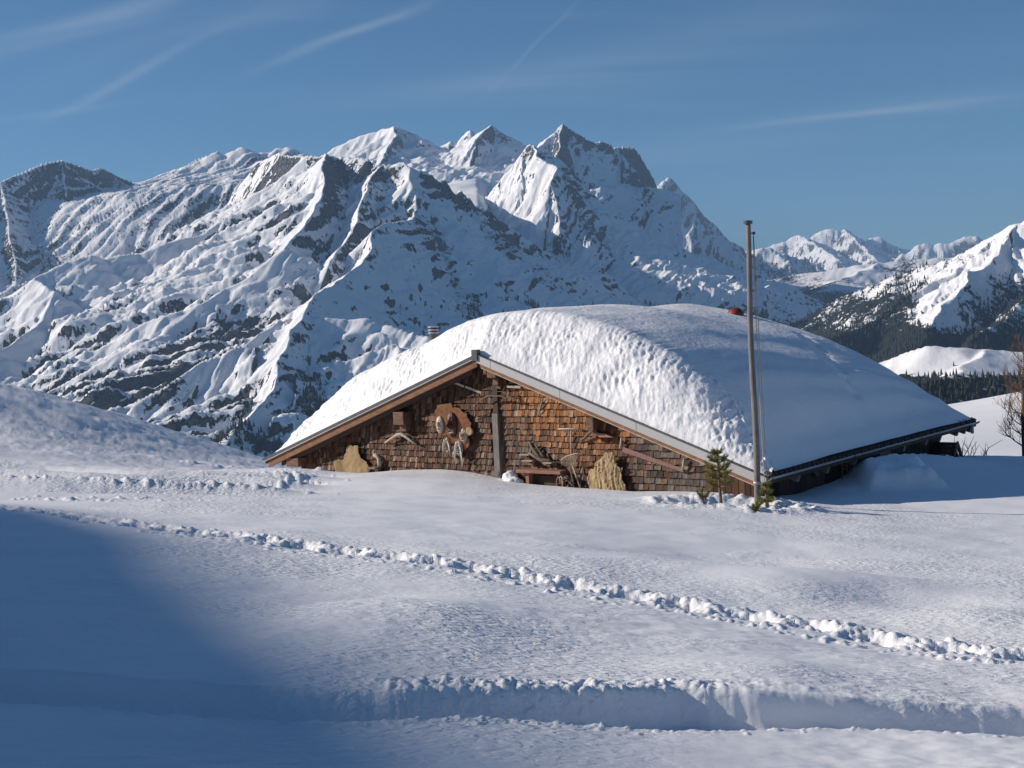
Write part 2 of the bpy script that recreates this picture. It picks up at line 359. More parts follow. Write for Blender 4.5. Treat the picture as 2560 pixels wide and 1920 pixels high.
# pale pointed peak further away
MT.append(mountain('mountain', 1560, 2000, 12500, 19500, 200, 170, [
    ([(1600, 560, 16000), (1636, 480, 16180), (1645, 465, 16225), (1652, 452, 16260), (1664, 443, 16320), (1676, 447, 16380), (1690, 462, 16450), (1700, 476, 16500), (1722, 490, 16610), (1742, 512, 16710), (1762, 538, 16810), (1788, 558, 16940), (1797, 578, 16985), (1815, 604, 17075), (1828, 622, 17140), (1848, 633, 17240), (1868, 625, 17340), (1900, 640, 17500), (1990, 700, 17950)], (1.0, 2000, .1), (1.1, 1300, .35)),
    ], 'pale pointed peak behind the rock shoulder', amp=(14, .2, 120), warp=60, wl=700, rock=(1.0, 0.5, 0.05), seed=51))
# far range on the right
MT.append(mountain('mountain', 1780, 2620, 15000, 28500, 330, 230, [
    ([(1780, 650, 20500), (1841, 632, 20500), (1865, 625, 20500), (1890, 622, 20500), (1927, 620, 20500), (1950, 640, 20200), (2060, 690, 20000)], (0.7, 2000, .1), (0.5, 1500, .12)),
    ([(1920, 640, 24500), (1937, 608, 24500), (1952, 604, 24500), (1965, 602, 24500), (1985, 590, 24500), (1997, 587, 24500), (2010, 594, 24500), (2023, 598, 24500), (2040, 582, 24500), (2056, 573, 24500), (2072, 572, 24500), (2089, 569, 24500), (2098, 574, 24500), (2109, 571, 24500), (2125, 583, 24500), (2140, 593, 24500), (2164, 599, 24500), (2180, 592, 24500), (2205, 593, 24500), (2230, 609, 24500), (2252, 618, 24500), (2273, 623, 24500), (2320, 640, 24500)], (0.7, 3000, .1), (0.95, 1300, .16)),
    ([(1997, 587, 24500), (2060, 620, 23000), (2100, 650, 22000)], (0.5, 900, .2), (0.9, 900, .3)),
    ([(2109, 571, 24500), (2150, 610, 23300), (2190, 650, 22300)], (0.5, 900, .2), (0.9, 900, .3)),
    ([(2240, 640, 22500), (2270, 628, 22500), (2295, 612, 22500), (2312, 608, 22500), (2336, 612, 22500), (2363, 606, 22500), (2381, 597, 22500), (2412, 585, 22500), (2436, 587, 22500), (2460, 593, 22500), (2620, 600, 22500)], (0.7, 3000, .1), (0.8, 1300, .2)),
    ], 'far pale snowy range above the valley on the right', amp=(30, .25, 230), warp=90, wl=600, rock=(0.8, 0.5, 0.12), seed=61))
# front massif: lit slope on the left, jagged crest, shaded flank on the right
bmask = lambda X, Y: sstep(60, -500, X + (Y-5000)*0.12)
FM = mountain('mountain', -260, 2100, 3300, 8200, 800, 420, [
    # jagged crest
    ([(640, 405, 7600), (700, 380, 7300), (765, 392, 7000), (800, 388, 6900), (823, 381, 6850), (840, 389, 6850), (870, 392, 6800), (895, 393, 6750), (912, 398, 6700), (917, 396, 6700), (925, 408, 6700), (945, 415, 6650), (960, 409, 6650), (972, 414, 6600), (990, 405, 6600), (1007, 406, 6600), (1025, 414, 6550), (1044, 421, 6550), (1060, 425, 6571), (1080, 441, 6598), (1092, 450, 6614), (1100, 445, 6625), (1112, 446, 6641), (1124, 458, 6658), (1134, 479, 6671), (1145, 482, 6686), (1156, 473, 6701), (1166, 486, 6714), (1180, 492, 6733), (1188, 508, 6744), (1205, 515, 6767), (1221, 519, 6788), (1250, 542, 6828), (1279, 566, 6867), (1310, 580, 6909), (1333, 598, 6940), (1360, 618, 6976), (1387, 638, 7013), (1415, 665, 7050), (1441, 696, 7085), (1470, 722, 7125), (1496, 747, 7160), (1560, 790, 7246), (1640, 850, 7354), (1800, 930, 7500), (2100, 1080, 7600)], (1.0, 700, .5), (1.15, 600, .45)),
    # spur that divides light from shade
    ([(1027, 416, 6550), (1029, 443, 6450), (1036, 480, 6350), (1044, 515, 6250), (1020, 551, 6050), (975, 558, 5900), (945, 580, 5750), (939, 613, 5600), (900, 645, 5400), (868, 680, 5200), (845, 707, 5050), (794, 739, 4850), (760, 780, 4700), (736, 822, 4550), (705, 880, 4350), (690, 940, 4200), (640, 1010, 4000), (590, 1080, 3800)], (0.62, 300, .50), (0.55, 900, .25)),
    ([(823, 381, 6850), (810, 430, 6500), (790, 490, 6200), (745, 560, 5900), (700, 620, 5600)], (1.0, 250, .4), (0.5, 500, .3)),
    ([(960, 409, 6650), (925, 470, 6350), (890, 540, 6050), (870, 600, 5800), (820, 660, 5500)], (1.0, 250, .4), (0.6, 500, .3)),
    # lit slope: its top edge against the shaded bowl, then down to the valley at the left
    ([(765, 392, 7000), (700, 440, 6900), (640, 480, 6800), (600, 520, 6700), (560, 548, 6600), (500, 590, 6450), (455, 598, 6350), (400, 616, 6250), (345, 632, 6180), (300, 634, 6120), (262, 648, 6060), (225, 637, 6000), (190, 650, 5950), (150, 664, 5900), (120, 680, 5850), (92, 695, 5800)], (0.5, 500, .3), (0.40, 900, .28)),
    ([(92, 695, 5800), (130, 730, 5600), (90, 800, 5400), (40, 850, 5200), (0, 880, 5050), (-100, 940, 4900), (-260, 1000, 4700)], (0.45, 500, .3), (0.45, 500, .3)),
    ([(520, 800, 5000), (430, 850, 4900), (300, 880, 4800), (200, 930, 4700), (100, 985, 4600), (0, 1040, 4500)], (0.35, 500, .3), (0.5, 500, .3)),
    ([(700, 620, 5600), (600, 700, 5350), (500, 760, 5150), (400, 790, 5050), (330, 820, 5000)], (0.35, 500, .25), (0.5, 400, .3)),
    ([(700, 800, 4800), (620, 860, 4550), (500, 900, 4450), (400, 960, 4300), (330, 1010, 4200)], (0.4, 500, .3), (1.2, 250, .4)),
    # lower ridges of the shaded flank
    ([(1044, 515, 6250), (1085, 600, 6050), (1120, 680, 5850), (1150, 760, 5650), (1175, 840, 5400)], (0.5, 300, .35), (1.0, 300, .3)),
    ([(1156, 473, 6700), (1215, 560, 6550), (1275, 660, 6300), (1345, 740, 6050)], (0.6, 300, .35), (0.9, 300, .3)),
    ([(760, 790, 4700), (900, 800, 4700), (1010, 830, 4650), (1100, 850, 4600)], (0.4, 400, .3), (0.4, 400, .25)),
    ], 'long snowy mountain in the middle distance with a jagged crest and a sunlit left slope', gul=15, amp=(7, .11, 36), warp=50, wl=520,
    aniso=(math.radians(22), 1100, 130, 105, bmask), rock=(0.98, 0.5, 0.0), seed=71,
    zones=[(1100, 640, 30, 130, -30, .35), (1230, 700, 130, 22, 38, .45), (1050, 560, 25, 80, -30, .35), (1330, 660, 110, 20, 45, .4), (860, 430, 60, 40, 0, .35), (960, 440, 60, 30, 20, .5), (1130, 480, 60, 30, 40, .6), (1250, 600, 80, 25, 48, .5), (1400, 700, 90, 25, 48, .5), (560, 820, 90, 28, -8, .9), (400, 960, 60, 80, 60, .55), (440, 930, 30, 120, 10, .4), (830, 450, 28, 70, -10, .6), (880, 600, 40, 40, 20, .3), (1110, 620, 12, 160, -20, .45), (300, 640, 200, 60, -20, -.4), (230, 1000, 200, 50, -20, .35), (1330, 700, 180, 30, 40, .2),
           (420, 740, 300, 110, -25, -.45), (1000, 700, 70, 80, 40, -.3)],
    forest=lambda X, Y, H, PX, PY, S: np.where(PX > 1900, -2, -0.12 + sstep(820, 1120, PY+np.maximum(0, (700-PX))*0.0)*0.5*sstep(480, 600, PX)*sstep(860, 780, PX) - sstep(500, 440, PX)*0.8 + 0.42*sstep(690, 760, PY-(PX-1250)*0.10)*sstep(1050, 1180, PX) + 0.55*fbm(X/160, Y/160, 4, 9) - sstep(790, 720, PY + sstep(1000, 1100, PX)*70 - (PX < 850)*60)*1.0 + (PX < 260)*(PY > 860)*0.75))
MT.append(FM)
# lit pinnacle ridge in front of the highest summit
MT.append(mountain('mountain', 1120, 2260, 6300, 9300, 520, 300, [
    ([(1120, 590, 8500), (1180, 545, 8500), (1215, 512, 8500), (1240, 480, 8450), (1252, 462, 8450), (1270, 438, 8400), (1285, 415, 8400), (1300, 394, 8350), (1318, 368, 8300), (1332, 354, 8300), (1340, 358, 8300), (1350, 372, 8350), (1375, 380, 8450), (1395, 392, 8500), (1420, 420, 8600), (1450, 470, 8700), (1465, 540, 8700), (1480, 600, 8700)], (1.0, 600, .5), (1.1, 400, .35)),
    ([(1340, 358, 8300), (1345, 390, 8100), (1358, 405, 8000), (1388, 418, 7900), (1378, 455, 7750), (1390, 500, 7650), (1398, 560, 7500), (1405, 610, 7400), (1412, 655, 7300), (1450, 720, 7200), (1560, 800, 7100)], (0.95, 350, .6), (1.0, 500, .35)),
    ([(1310, 385, 8300), (1305, 440, 8050), (1300, 500, 7900), (1310, 560, 7700)], (1.0, 250, .5), (0.9, 250, .5)),
    # foot of the big shaded wall and its lower ridge running down to the right
    ([(1480, 560, 8700), (1540, 640, 8500), (1600, 690, 8400), (1660, 700, 8300), (1740, 660, 8300), (1800, 700, 8200), (1870, 760, 8000), (1960, 830, 7800)], (0.8, 500, .3), (0.7, 600, .3)),
    ([(1520, 640, 8500), (1560, 720, 8000), (1640, 770, 7600)], (0.8, 300, .3), (0.8, 300, .3)),
    ([(1720, 640, 8900), (1760, 690, 8500), (1820, 740, 8100), (1880, 800, 7700), (2000, 880, 7700), (2150, 980, 7700), (2260, 1060, 7700)], (0.6, 500, .3), (0.6, 500, .3)),
    ], 'snow-covered pinnacle ridge lit on its left side below the highest summit', gul=18, amp=(7, .12, 34), warp=35, wl=380, rock=(1.15, 0.5, 0.06), seed=91,
    zones=[(1470, 600, 110, 30, 50, .5), (1560, 640, 100, 30, 40, .45), (1440, 480, 30, 90, -25, .45), (1640, 700, 80, 20, 30, .4), (1345, 520, 45, 90, 10, -.25), (1390, 620, 20, 50, 15, .4)],
    forest=lambda X, Y, H, PX, PY, S: sstep(740, 830, PY)*0.5*sstep(1450, 1650, PX)+0.6*fbm(X/200, Y/200, 4, 19)-sstep(760, 690, PY)*1.2+0.05))
# valley slopes on the right
MT.append(mountain('hill', 1600, 2720, 6500, 14500, 330, 220, [
    ([(1700, 760, 12500), (1850, 715, 12500), (1960, 690, 12500), (2080, 672, 12500), (2200, 655, 12500), (2330, 645, 12500), (2450, 640, 12500), (2720, 640, 12500)], (0.3, 2000, .1), (0.30, 1500, .08)),
    ([(1960, 690, 12500), (1930, 740, 11000), (1900, 790, 10000)], (0.3, 500, .1), (0.3, 500, .1)),
    ([(2200, 655, 12500), (2100, 700, 11300), (2000, 760, 10500)], (0.3, 500, .1), (0.3, 500, .1)),
    ], 'shaded valley slopes with dark forest below the far range', gul=6, amp=(10, .12, 60), warp=80, wl=700, rock=(1.2, 0.5, -.2), seed=101,
    forest=lambda X, Y, H, PX, PY, S: sstep(690, 780, PY-(PX-1900)*0.02)*0.80+0.26+0.75*fbm(X/520, Y/380, 5, 5)-1.2*np.exp(-(((PX-1970)/90)**2+((PY-762)/18)**2)**1.5)))
RH = mountain('hill', 1850, 2950, 3600, 7200, 520, 330, [
    ([(2950, 470, 5600), (2750, 510, 5600), (2620, 540, 5600), (2560, 552, 5600), (2530, 562, 5650), (2504, 574, 5700), (2467, 596, 5800), (2420, 622, 5900), (2350, 650, 6000), (2300, 668, 6100), (2240, 690, 6200), (2160, 720, 6300), (2050, 770, 6400), (1950, 820, 6500), (1850, 880, 6600)], (0.33, 800, .30), (0.5, 1500, .2)),
    ([(2560, 552, 5600), (2500, 630, 5350), (2460, 670, 5200), (2420, 680, 5100), (2390, 740, 4900), (2330, 800, 4700), (2280, 850, 4500)], (0.9, 400, .3), (0.35, 500, .3)),
    ([(2504, 574, 5700), (2400, 660, 5500), (2300, 730, 5300), (2180, 800, 5100), (2080, 850, 4900), (1980, 900, 4700)], (0.5, 500, .3), (0.55, 500, .3)),
    ([(2700, 640, 5200), (2600, 720, 4900), (2520, 790, 4600), (2440, 840, 4400)], (0.7, 400, .3), (0.5, 400, .3)),
    ], 'sunlit snowy hill with conifer bands on the right', gul=9, amp=(8, .16, 60), warp=45, wl=350, rock=(1.15, 0.5, -0.12), seed=111,
    aniso=(math.radians(62), 900, 200, 26), zones=[(2420, 760, 120, 70, 0, .25)],
    forest=lambda X, Y, H, PX, PY, S: 0.02+sstep(610, 720, PY+(2480-PX)*0.05)*0.58+0.5*fbm(X/300, Y/220, 5, 25)+sstep(800, 860, PY)*0.5+(PX < 2160)*0.12-0.5*sstep(2250, 2330, PX)*sstep(2500, 2440, PX)*sstep(860, 780, PY)*sstep(640, 700, PY))
MT.append(RH)
# nearer snowy alp with wood below it, far right
AL = mountain('hill', 2050, 2950, 1500, 3300, 260, 200, [
    ([(2950, 860, 2700), (2700, 870, 2650), (2560, 878, 2600), (2480, 872, 2600), (2400, 866, 2600), (2330, 862, 2620), (2270, 880, 2650), (2180, 930, 2700), (2050, 990, 2750)], (0.3, 500, .3), (0.22, 600, .12)),
    ([(2480, 872, 2600), (2400, 930, 2350), (2300, 960, 2200), (2200, 1000, 2100)], (0.2, 300, .15), (0.3, 300, .15)),
    ], 'rolling snowy alp with dark woods on the right below the hill', gul=0.1, amp=(2, .05, 10), warp=25, wl=250, rock=(2, 0.5, -0.5), seed=131,
    forest=lambda X, Y, H, PX, PY, S: -0.3+sstep(922, 950, PY+12*fbm(X/60, Y/60, 3))*1.1)
MT.append(AL)

# conifer woods: thousands of small trees too far to tell apart
M_FAR = flat_mat('far_conifer', (0.022, 0.028, 0.022), 0.9)
def woods(name, D, n, hmin, hmax, label, cond=None, seed=1, k0=0.3):
    rs = np.random.RandomState(seed); nr, nc = D['X'].shape
    i = rs.randint(0, nr-1, n*12); j = rs.randint(0, nc-1, n*12); fi = rs.rand(n*12); fj = rs.rand(n*12)
    def L(A): return (A[i, j]*(1-fi)+A[i+1, j]*fi)*(1-fj)+(A[i, j+1]*(1-fi)+A[i+1, j+1]*fi)*fj
    x, y, z, f, sl = [L(D[q]) for q in ('X', 'Y', 'H', 'fo', 'slope')]
    p = np.clip((f-k0)/0.35, 0, 1)*(sl < 1.6)
    if cond is not None: p = p*cond(L(D['PX']), L(D['PY']))
    k = np.where(rs.rand(n*12) < p)[0][:n]
    x, y, z = x[k], y[k], z[k]; n = len(k); h = hmin+(hmax-hmin)*rs.rand(n)**1.5; r = h*(0.15+0.08*rs.rand(n)); a0 = rs.rand(n)*6.28
    V = []; m = 5
    for (zz, rr) in ((0.05, 1.0), (0.0, 0.0)): pass
    ang = a0[:, None]+np.arange(m)[None]*2*np.pi/m
    base = np.stack([x[:, None]+r[:, None]*np.cos(ang), y[:, None]+r[:, None]*np.sin(ang), np.repeat((z-0.02*h)[:, None], m, 1)], -1)
    top = np.stack([x, y, z+h], -1)[:, None]
    V = np.concatenate([base, top], 1).reshape(-1, 3)
    b = np.arange(n)[:, None, None]*(m+1); t = np.array([[q, (q+1) % m, m] for q in range(m)])[None]
    Fc = (b+t).reshape(-1, 3)
    me = bpy.data.meshes.new(name); me.vertices.add(len(V)); me.vertices.foreach_set('co', V.astype(np.float32).ravel())
    me.loops.add(Fc.size); me.loops.foreach_set('vertex_index', Fc.astype(np.int32).ravel()); me.polygons.add(len(Fc))
    me.polygons.foreach_set('loop_start', np.arange(0, Fc.size, 3, dtype=np.int32)); me.update(calc_edges=True); me.materials.append(M_FAR)
    o = bpy.data.objects.new(name, me); COL.objects.link(o); return props(o, label, 'woods', kind='stuff')
woods('conifer_wood', RH, 15000, 12, 25, 'dark conifer woods on the steep hill to the right', seed=4)
woods('conifer_wood', AL, 6000, 7, 17, 'dark conifer woods below the snowy alp at the right', seed=5)
woods('conifer_wood', FM, 9000, 14, 30, 'scattered conifers on the lower slopes left of the hut', seed=6)

# deep valley floor under everything far away
vf = grid_obj('valley_floor', np.array([[x, y, -2600.0] for y in (900, 45000) for x in (-26000, 26000)]), 2, 2, M_FAR); vf['kind'] = 'structure'
# ------------------------------------------------------------------ air
hz = MB(); hz.box((0, 14500, -700), (60000, 34000, 5400)); hz = hz.build('haze', None)
hz['kind'] = 'stuff'; hz['label'] = 'thin blue mountain air between the hut and the far summits'
hm = bpy.data.materials.new('air'); hm.use_nodes = True; hn = hm.node_tree.nodes; hn.clear()
ho = hn.new('ShaderNodeOutputMaterial'); hv = hn.new('ShaderNodeVolumePrincipled'); hm.node_tree.links.new(hv.outputs[0], ho.inputs['Volume'])
hv.inputs['Color'].default_value = (0.42, 0.66, 1.0, 1); hv.inputs['Density'].default_value = 3.0e-5; hv.inputs['Anisotropy'].default_value = 0.1
hz.data.materials.append(hm)
# ------------------------------------------------------------------ snow ground: surface through points read off the slope
def slope_pts():
    P = []
    def a(px, py, Y): P.append(G(px, py, Y))
    for px, py, Y in [
        (0, 1915, 6), (1280, 1915, 6), (2560, 1915, 6.6), (0, 1700, 8.2), (640, 1700, 8.1), (1280, 1700, 8), (1900, 1720, 8.3), (2560, 1760, 8.5),
        (400, 1500, 11), (100, 1400, 13.6), (400, 1360, 15), (0, 1300, 18.5), (400, 1290, 19), (150, 1245, 24), (400, 1230, 25.5), (600, 1242, 27), (60, 1200, 29),
        (0, 1165, 34), (250, 1165, 38), (500, 1185, 39), (640, 1195, 39),
        (1000, 1590, 9.5), (1050, 1480, 12), (1300, 1600, 9.4), (1400, 1500, 11.6), (1400, 1400, 15), (1300, 1300, 20.5), (900, 1400, 14.2), (800, 1300, 19.5), (700, 1500, 11),
        (1000, 1240, 25.5), (1900, 1600, 11), (1900, 1500, 13.6), (1900, 1400, 17.2), (1850, 1310, 22.5), (1700, 1270, 25.2), (2200, 1640, 10.0), (2560, 1640, 10.6),
        (2560, 1500, 13.6), (2250, 1500, 13.5), (2200, 1400, 17.0), (2560, 1400, 18.0), (2150, 1320, 21.8), (2560, 1345, 22.5),
        (2060, 1262, 27.5), (2400, 1290, 26.5), (2560, 1290, 26.0), (2150, 1228, 30.0), (2230, 1180, 31.8), (2300, 1141, 33.6), (2400, 1156, 34.5), (2460, 1150, 35), (2560, 1143, 35.5),
        (2380, 1230, 30), (2560, 1220, 30.5)]: a(px, py, Y)
    # where the snow meets the gable wall
    for px, py in [(700, 1212), (760, 1211), (850, 1198), (930, 1182), (1000, 1173), (1060, 1170), (1120, 1169), (1180, 1175), (1230, 1190), (1290, 1201), (1350, 1208), (1400, 1212), (1500, 1217), (1600, 1225), (1650, 1229), (1720, 1226), (1790, 1217), (1850, 1232), (1925, 1250)]:
        u, z = HG(px, py, 0.5); P.append(LW(u, 0.35, z)); P.append(LW(u, 1.5, z-0.15))
    # beyond the hut
    for px, py, Y in [(-200, 950, 50), (0, 972, 51), (150, 1005, 52.5), (300, 1050, 53.5), (450, 1095, 54.5), (560, 1128, 55.5), (640, 1152, 56), (720, 1175, 56.5), (0, 1040, 45), (200, 1090, 46.5), (400, 1130, 48), (560, 1165, 48), (-200, 1120, 36),
                      (2350, 1160, 47), (2480, 1120, 50), (2560, 1110, 52), (2700, 1100, 52), (2400, 1012, 69), (2560, 976, 70), (2700, 945, 70), (2420, 1080, 55)]: a(px, py, Y)
    P += [np.array(p, float) for p in [(0, 0, -1.75), (-4, 3, -1.8), (4, 3, -1.85), (-8, -4, -1.4), (8, -4, -1.9), (0, -12, -1.3), (-2, 44, -5.4), (3, 48, -6.0), (10, 44, -5.2), (-14, 10, -1.5), (-20, 0, -0.8), (13, 10, -2.9), (20, 8, -3.6), (22, 22, -5.0), (26, 40, -5.2), (-26, 36, -1.6), (-24, 22, -1.9)]]
    return np.array(P)
_SP = slope_pts()
def _tps(r2): return np.where(r2 > 1e-12, 0.5*r2*np.log(np.maximum(r2, 1e-12)), 0)
_n = len(_SP); _K = _tps(((_SP[:, None, :2]-_SP[None, :, :2])**2).sum(-1)) + np.eye(_n)*6.0
_Pm = np.c_[np.ones(_n), _SP[:, :2]]; _A = np.block([[_K, _Pm], [_Pm.T, np.zeros((3, 3))]])
_wt = np.linalg.solve(_A, np.r_[_SP[:, 2], 0, 0, 0])
def base_z(X, Y):
    sh = np.shape(X); x = np.ravel(X).astype(float); y = np.ravel(Y).astype(float)
    xc = np.clip(x, -30, 32); yc = np.clip(y, -14, 78); z = np.full(x.shape, _wt[_n]) + _wt[_n+1]*xc + _wt[_n+2]*yc
    for i in range(_n): z += _wt[i]*_tps((xc-_SP[i, 0])**2+(yc-_SP[i, 1])**2)
    # beyond the crests everything falls away to the valley
    edge = np.where(x < -3, 57, np.where(x > 14, 80, 50.0)) if False else 50+sstep(-1, -9, x)*8+sstep(14, 22, x)*20
    d = np.maximum(0, y-edge); z = z - 0.055*d**1.55 - 0.25*d
    # mountainside at the left that throws the soft shadow into the foreground
    yy = y - 95*math.tan(SUN_PHI); tip = np.interp(yy, [-60, 0, 5.5, 6.2, 7.8, 9.4, 12, 15, 19, 24, 32, 60], [26, 2.4, .8, .45, -.4, -1.4, -2.8, -4.2, -7.3, -14, -30, -80])
    crest_z = -2.1+math.tan(SUN_E)*(95+tip)/math.cos(SUN_PHI)
    hill = crest_z - 0.45*np.abs(x+95)*np.where(x > -95, crest_z*0+np.clip((crest_z+3)/30, .2, 1.2), 0.7) - 0.0
    k = sstep(-28, -45, x)*sstep(62, 48, y); z = np.where(k > 0, np.maximum(z, hill)*k+z*(1-k), z)
    return z.reshape(sh)
def hit(px, py, ymax=100, fn=None):
    fn = fn or base_z; d = ray(px, py); d = d/d[1]; Ys = np.geomspace(4, ymax, 500); zs = fn(d[0]*Ys, Ys); k = np.where(d[2]*Ys < zs)[0]
    if not len(k): return None
    i = max(k[0], 1); f0 = d[2]*Ys[i-1]-zs[i-1]; f1 = d[2]*Ys[i]-zs[i]; t = f0/(f0-f1+1e-12); Y = Ys[i-1]+t*(Ys[i]-Ys[i-1]); return d*Y
def path(pts): return np.array([hit(*p) for p in pts])[:, :2]
TRAIL = path([(-60, 1268), (0, 1272), (120, 1282), (266, 1305), (450, 1327), (648, 1350), (850, 1376), (1041, 1402), (1296, 1443), (1480, 1473), (1666, 1506), (1820, 1534), (1967, 1558), (2110, 1584), (2256, 1609), (2420, 1628), (2620, 1648)])
TRAIL2 = path([(700, 1352), (830, 1372), (960, 1400), (1090, 1438), (1240, 1440)])[:0]
FAR_LIP = path([(-80, 1660), (0, 1664), (200, 1680), (400, 1700), (694, 1722), (1000, 1730), (1280, 1726), (1500, 1728), (1700, 1722), (1900, 1735), (2098, 1745), (2297, 1775), (2450, 1790), (2640, 1800)])
NEAR_LIP = path([(-80, 1740), (0, 1748), (347, 1778), (752, 1800), (1000, 1800), (1280, 1796), (1700, 1818), (2137, 1818), (2297, 1826), (2450, 1836), (2640, 1842)])

for _L in (FAR_LIP, NEAR_LIP):
    _k = _L[:, 0] > 1.2; _y = np.interp(1.2, _L[:, 0], _L[:, 1]); _L[_k, 1] = np.maximum(_L[_k, 1], _y+(_L[_k, 0]-1.2)*0.06)

def polydist(X, Y, P):
    D = np.full(X.shape, 1e9); S = np.zeros(X.shape); T = np.zeros(X.shape); s0 = 0
    for i in range(len(P)-1):
        a, b = P[i], P[i+1]; ab = b-a; L_ = np.hypot(*ab); t = np.clip(((X-a[0])*ab[0]+(Y-a[1])*ab[1])/L_**2, 0, 1)
        qx = X-(a[0]+t*ab[0]); qy = Y-(a[1]+t*ab[1]); d = np.hypot(qx, qy); side = np.sign(ab[0]*(Y-a[1])-ab[1]*(X-a[0]))
        k = d < D; D = np.where(k, d, D); S = np.where(k, side, S); T = np.where(k, s0+t*L_, T); s0 += L_
    return D, S, T

def ground_detail(X, Y):
    z = np.zeros(X.shape); dist = np.hypot(X, Y)
    # gentle wind shaping
    z += 0.035*fbm(X/1.9, Y/1.4, 3, 41)*sstep(60, 20, dist)
    z += 0.012*sstep(30, 8, Y)*fbm(X/0.34+0.3*Y, Y/0.13, 3, 43)*(0.35+0.65*sstep(-.2, .4, fbm(X/3, Y/3, 2, 44)))
    # walked trench along the foreground
    yl = np.interp(X, FAR_LIP[:, 0], FAR_LIP[:, 1]); yn = np.interp(X, NEAR_LIP[:, 0], NEAR_LIP[:, 1])
    yl = yl + 0.05*fbm(X/1.3, X*0, 3, 45) + 0.006*fbm(X/0.12, X*0, 3, 145); yn = yn + 0.04*fbm(X/1.1, X*0+5, 4, 46)
    q = (Y-yn)/np.maximum(yl-yn, .05)
    deep = 0.22+0.07*sstep(0, -2, X)+0.05*fbm(X/0.9, Y, 2, 47)
    prof = np.clip(1.15*np.clip(q, 0, 1)**0.001*0, 0, 1)
    inside = sstep(-0.12, 0.10, q)*sstep(1.02, 0.89, q)
    z -= deep*inside*(0.96+0.08*fbm(X/0.6, Y/0.3, 3, 48))
    m = np.exp(-((Y-yl-0.16)/0.16)**2)*sstep(-1.6, 0.0, X)*(0.25+0.75*sstep(2.0, .8, X))
    z += m*(0.01+0.040*np.abs(fbm(X/0.13, Y/0.10, 4, 49)))
    z += np.exp(-((Y-yn+0.05)/0.06)**2)*0.02*(1+fbm(X/0.12, Y/0.1, 3, 50))
    # footstep trail
    d, s, t = polydist(X, Y, TRAIL)
    w = 0.15+0.05*fbm(t/0.8, t*0, 2, 51)
    z -= 0.10*np.exp(-(d/w)**4)*(0.55+0.45*np.sin(t*2*np.pi/0.62+2*fbm(t/2, t*0, 2, 52)))
    for (hx, hy, ha, ru, rv) in HUMPS: z += ha*np.exp(-((X-hx)/ru)**2-((Y-hy)/rv)**2)
    # churned piste on the left hillside
    rough = sstep(34, 40, Y)*sstep(-2, -6, X)*sstep(75, 60, Y)
    z += rough*(0.12*ridged(X/3.2+Y*0.06, Y/0.9, 5, 53, .6)*sstep(.0, .5, fbm(X/7, Y/7, 2, 54)+.3)+0.05*fbm(X/1.6, Y/0.3, 5, 56, .62)+0.06*ridged((X+0.9*Y)/9, (Y-0.35*X)/0.55, 3, 157))
    tr = sstep(24, 27, Y)*sstep(38, 33, Y)*sstep(-3.5, -5.5, X)
    z += tr*(0.20*np.sin((Y+0.12*X+0.5*fbm(X/5, Y/5, 2, 57))*2*np.pi/2.1)+0.07*ridged(X/2.0, Y/0.5, 5, 58, .62))
    return z
_rg = np.random.RandomState(11)
HUMPS = [(*hit(a_, b_)[:2], c_, d_, e_) for a_, b_, c_, d_, e_ in ((1060, 1560, .13, 1.1, 1.3), (1400, 1590, -.07, .9, 1.0), (760, 1480, -.05, 1.2, 1.4), (2040, 1475, .20, 1.3, 1.2), (2260, 1505, -.14, .8, .9), (2500, 1560, .13, .9, .9), (1500, 1400, .08, 1.8, 1.6), (1850, 1390, -.08, 1.5, 1.8), (1900, 1680, .05, .8, .6), (1080, 1215, .12, 2.2, 1.6), (2300, 1160, .22, 1.6, 1.2))]
LUMPS = []
def lumps_along(P, n, spread, rmin, rmax, off=0.0, h=0.9, t0=0, t1=1):
    seg = np.hypot(*np.diff(P, axis=0).T); cs = np.r_[0, np.cumsum(seg)]
    for i in range(n):
        s = (t0+(t1-t0)*_rg.rand())*cs[-1]; j = min(np.searchsorted(cs, s)-1, len(seg)-1); j = max(j, 0); t = (s-cs[j])/seg[j]; p = P[j]+t*(P[j+1]-P[j])
        d = (P[j+1]-P[j])/seg[j]; nn = np.array([-d[1], d[0]]); p = p+nn*(off+_rg.randn()*spread)
        r = rmin+(rmax-rmin)*_rg.rand()**2.2; LUMPS.append((p[0], p[1], r, r*h*(0.6+0.6*_rg.rand())))
lumps_along(TRAIL, 6500, 0.09, 0.012, 0.052, 0.05, 0.8)
lumps_along(TRAIL, 1500, 0.06, 0.012, 0.06, 0.16, 0.9, 0.2, 1)
lumps_along(TRAIL, 350, 0.07, 0.015, 0.045, -0.42, 0.7, 0.35, 1)
lumps_along(FAR_LIP, 420, 0.10, 0.010, 0.032, 0.12, 0.7, 0.42, .62); lumps_along(FAR_LIP, 260, 0.05, 0.008, 0.022, 0.05, 0.7, 0.45, .72)
lumps_along(NEAR_LIP, 200, 0.05, 0.010, 0.024, -0.05, 0.6, 0.4, 1)
# dug-out snow round the little pines and the flagpole
PIT = [hit(x, y)[:2] for x, y in ((1745, 1245), (1800, 1262), (1860, 1275), (1915, 1283), (1960, 1262), (1900, 1250), (1840, 1243), (1780, 1236))]
PIT = np.array(PIT + [PIT[0]])
lumps_along(PIT, 700, 0.20, 0.02, 0.085, 0, 0.8)
PC = hit(1835, 1262)[:2]
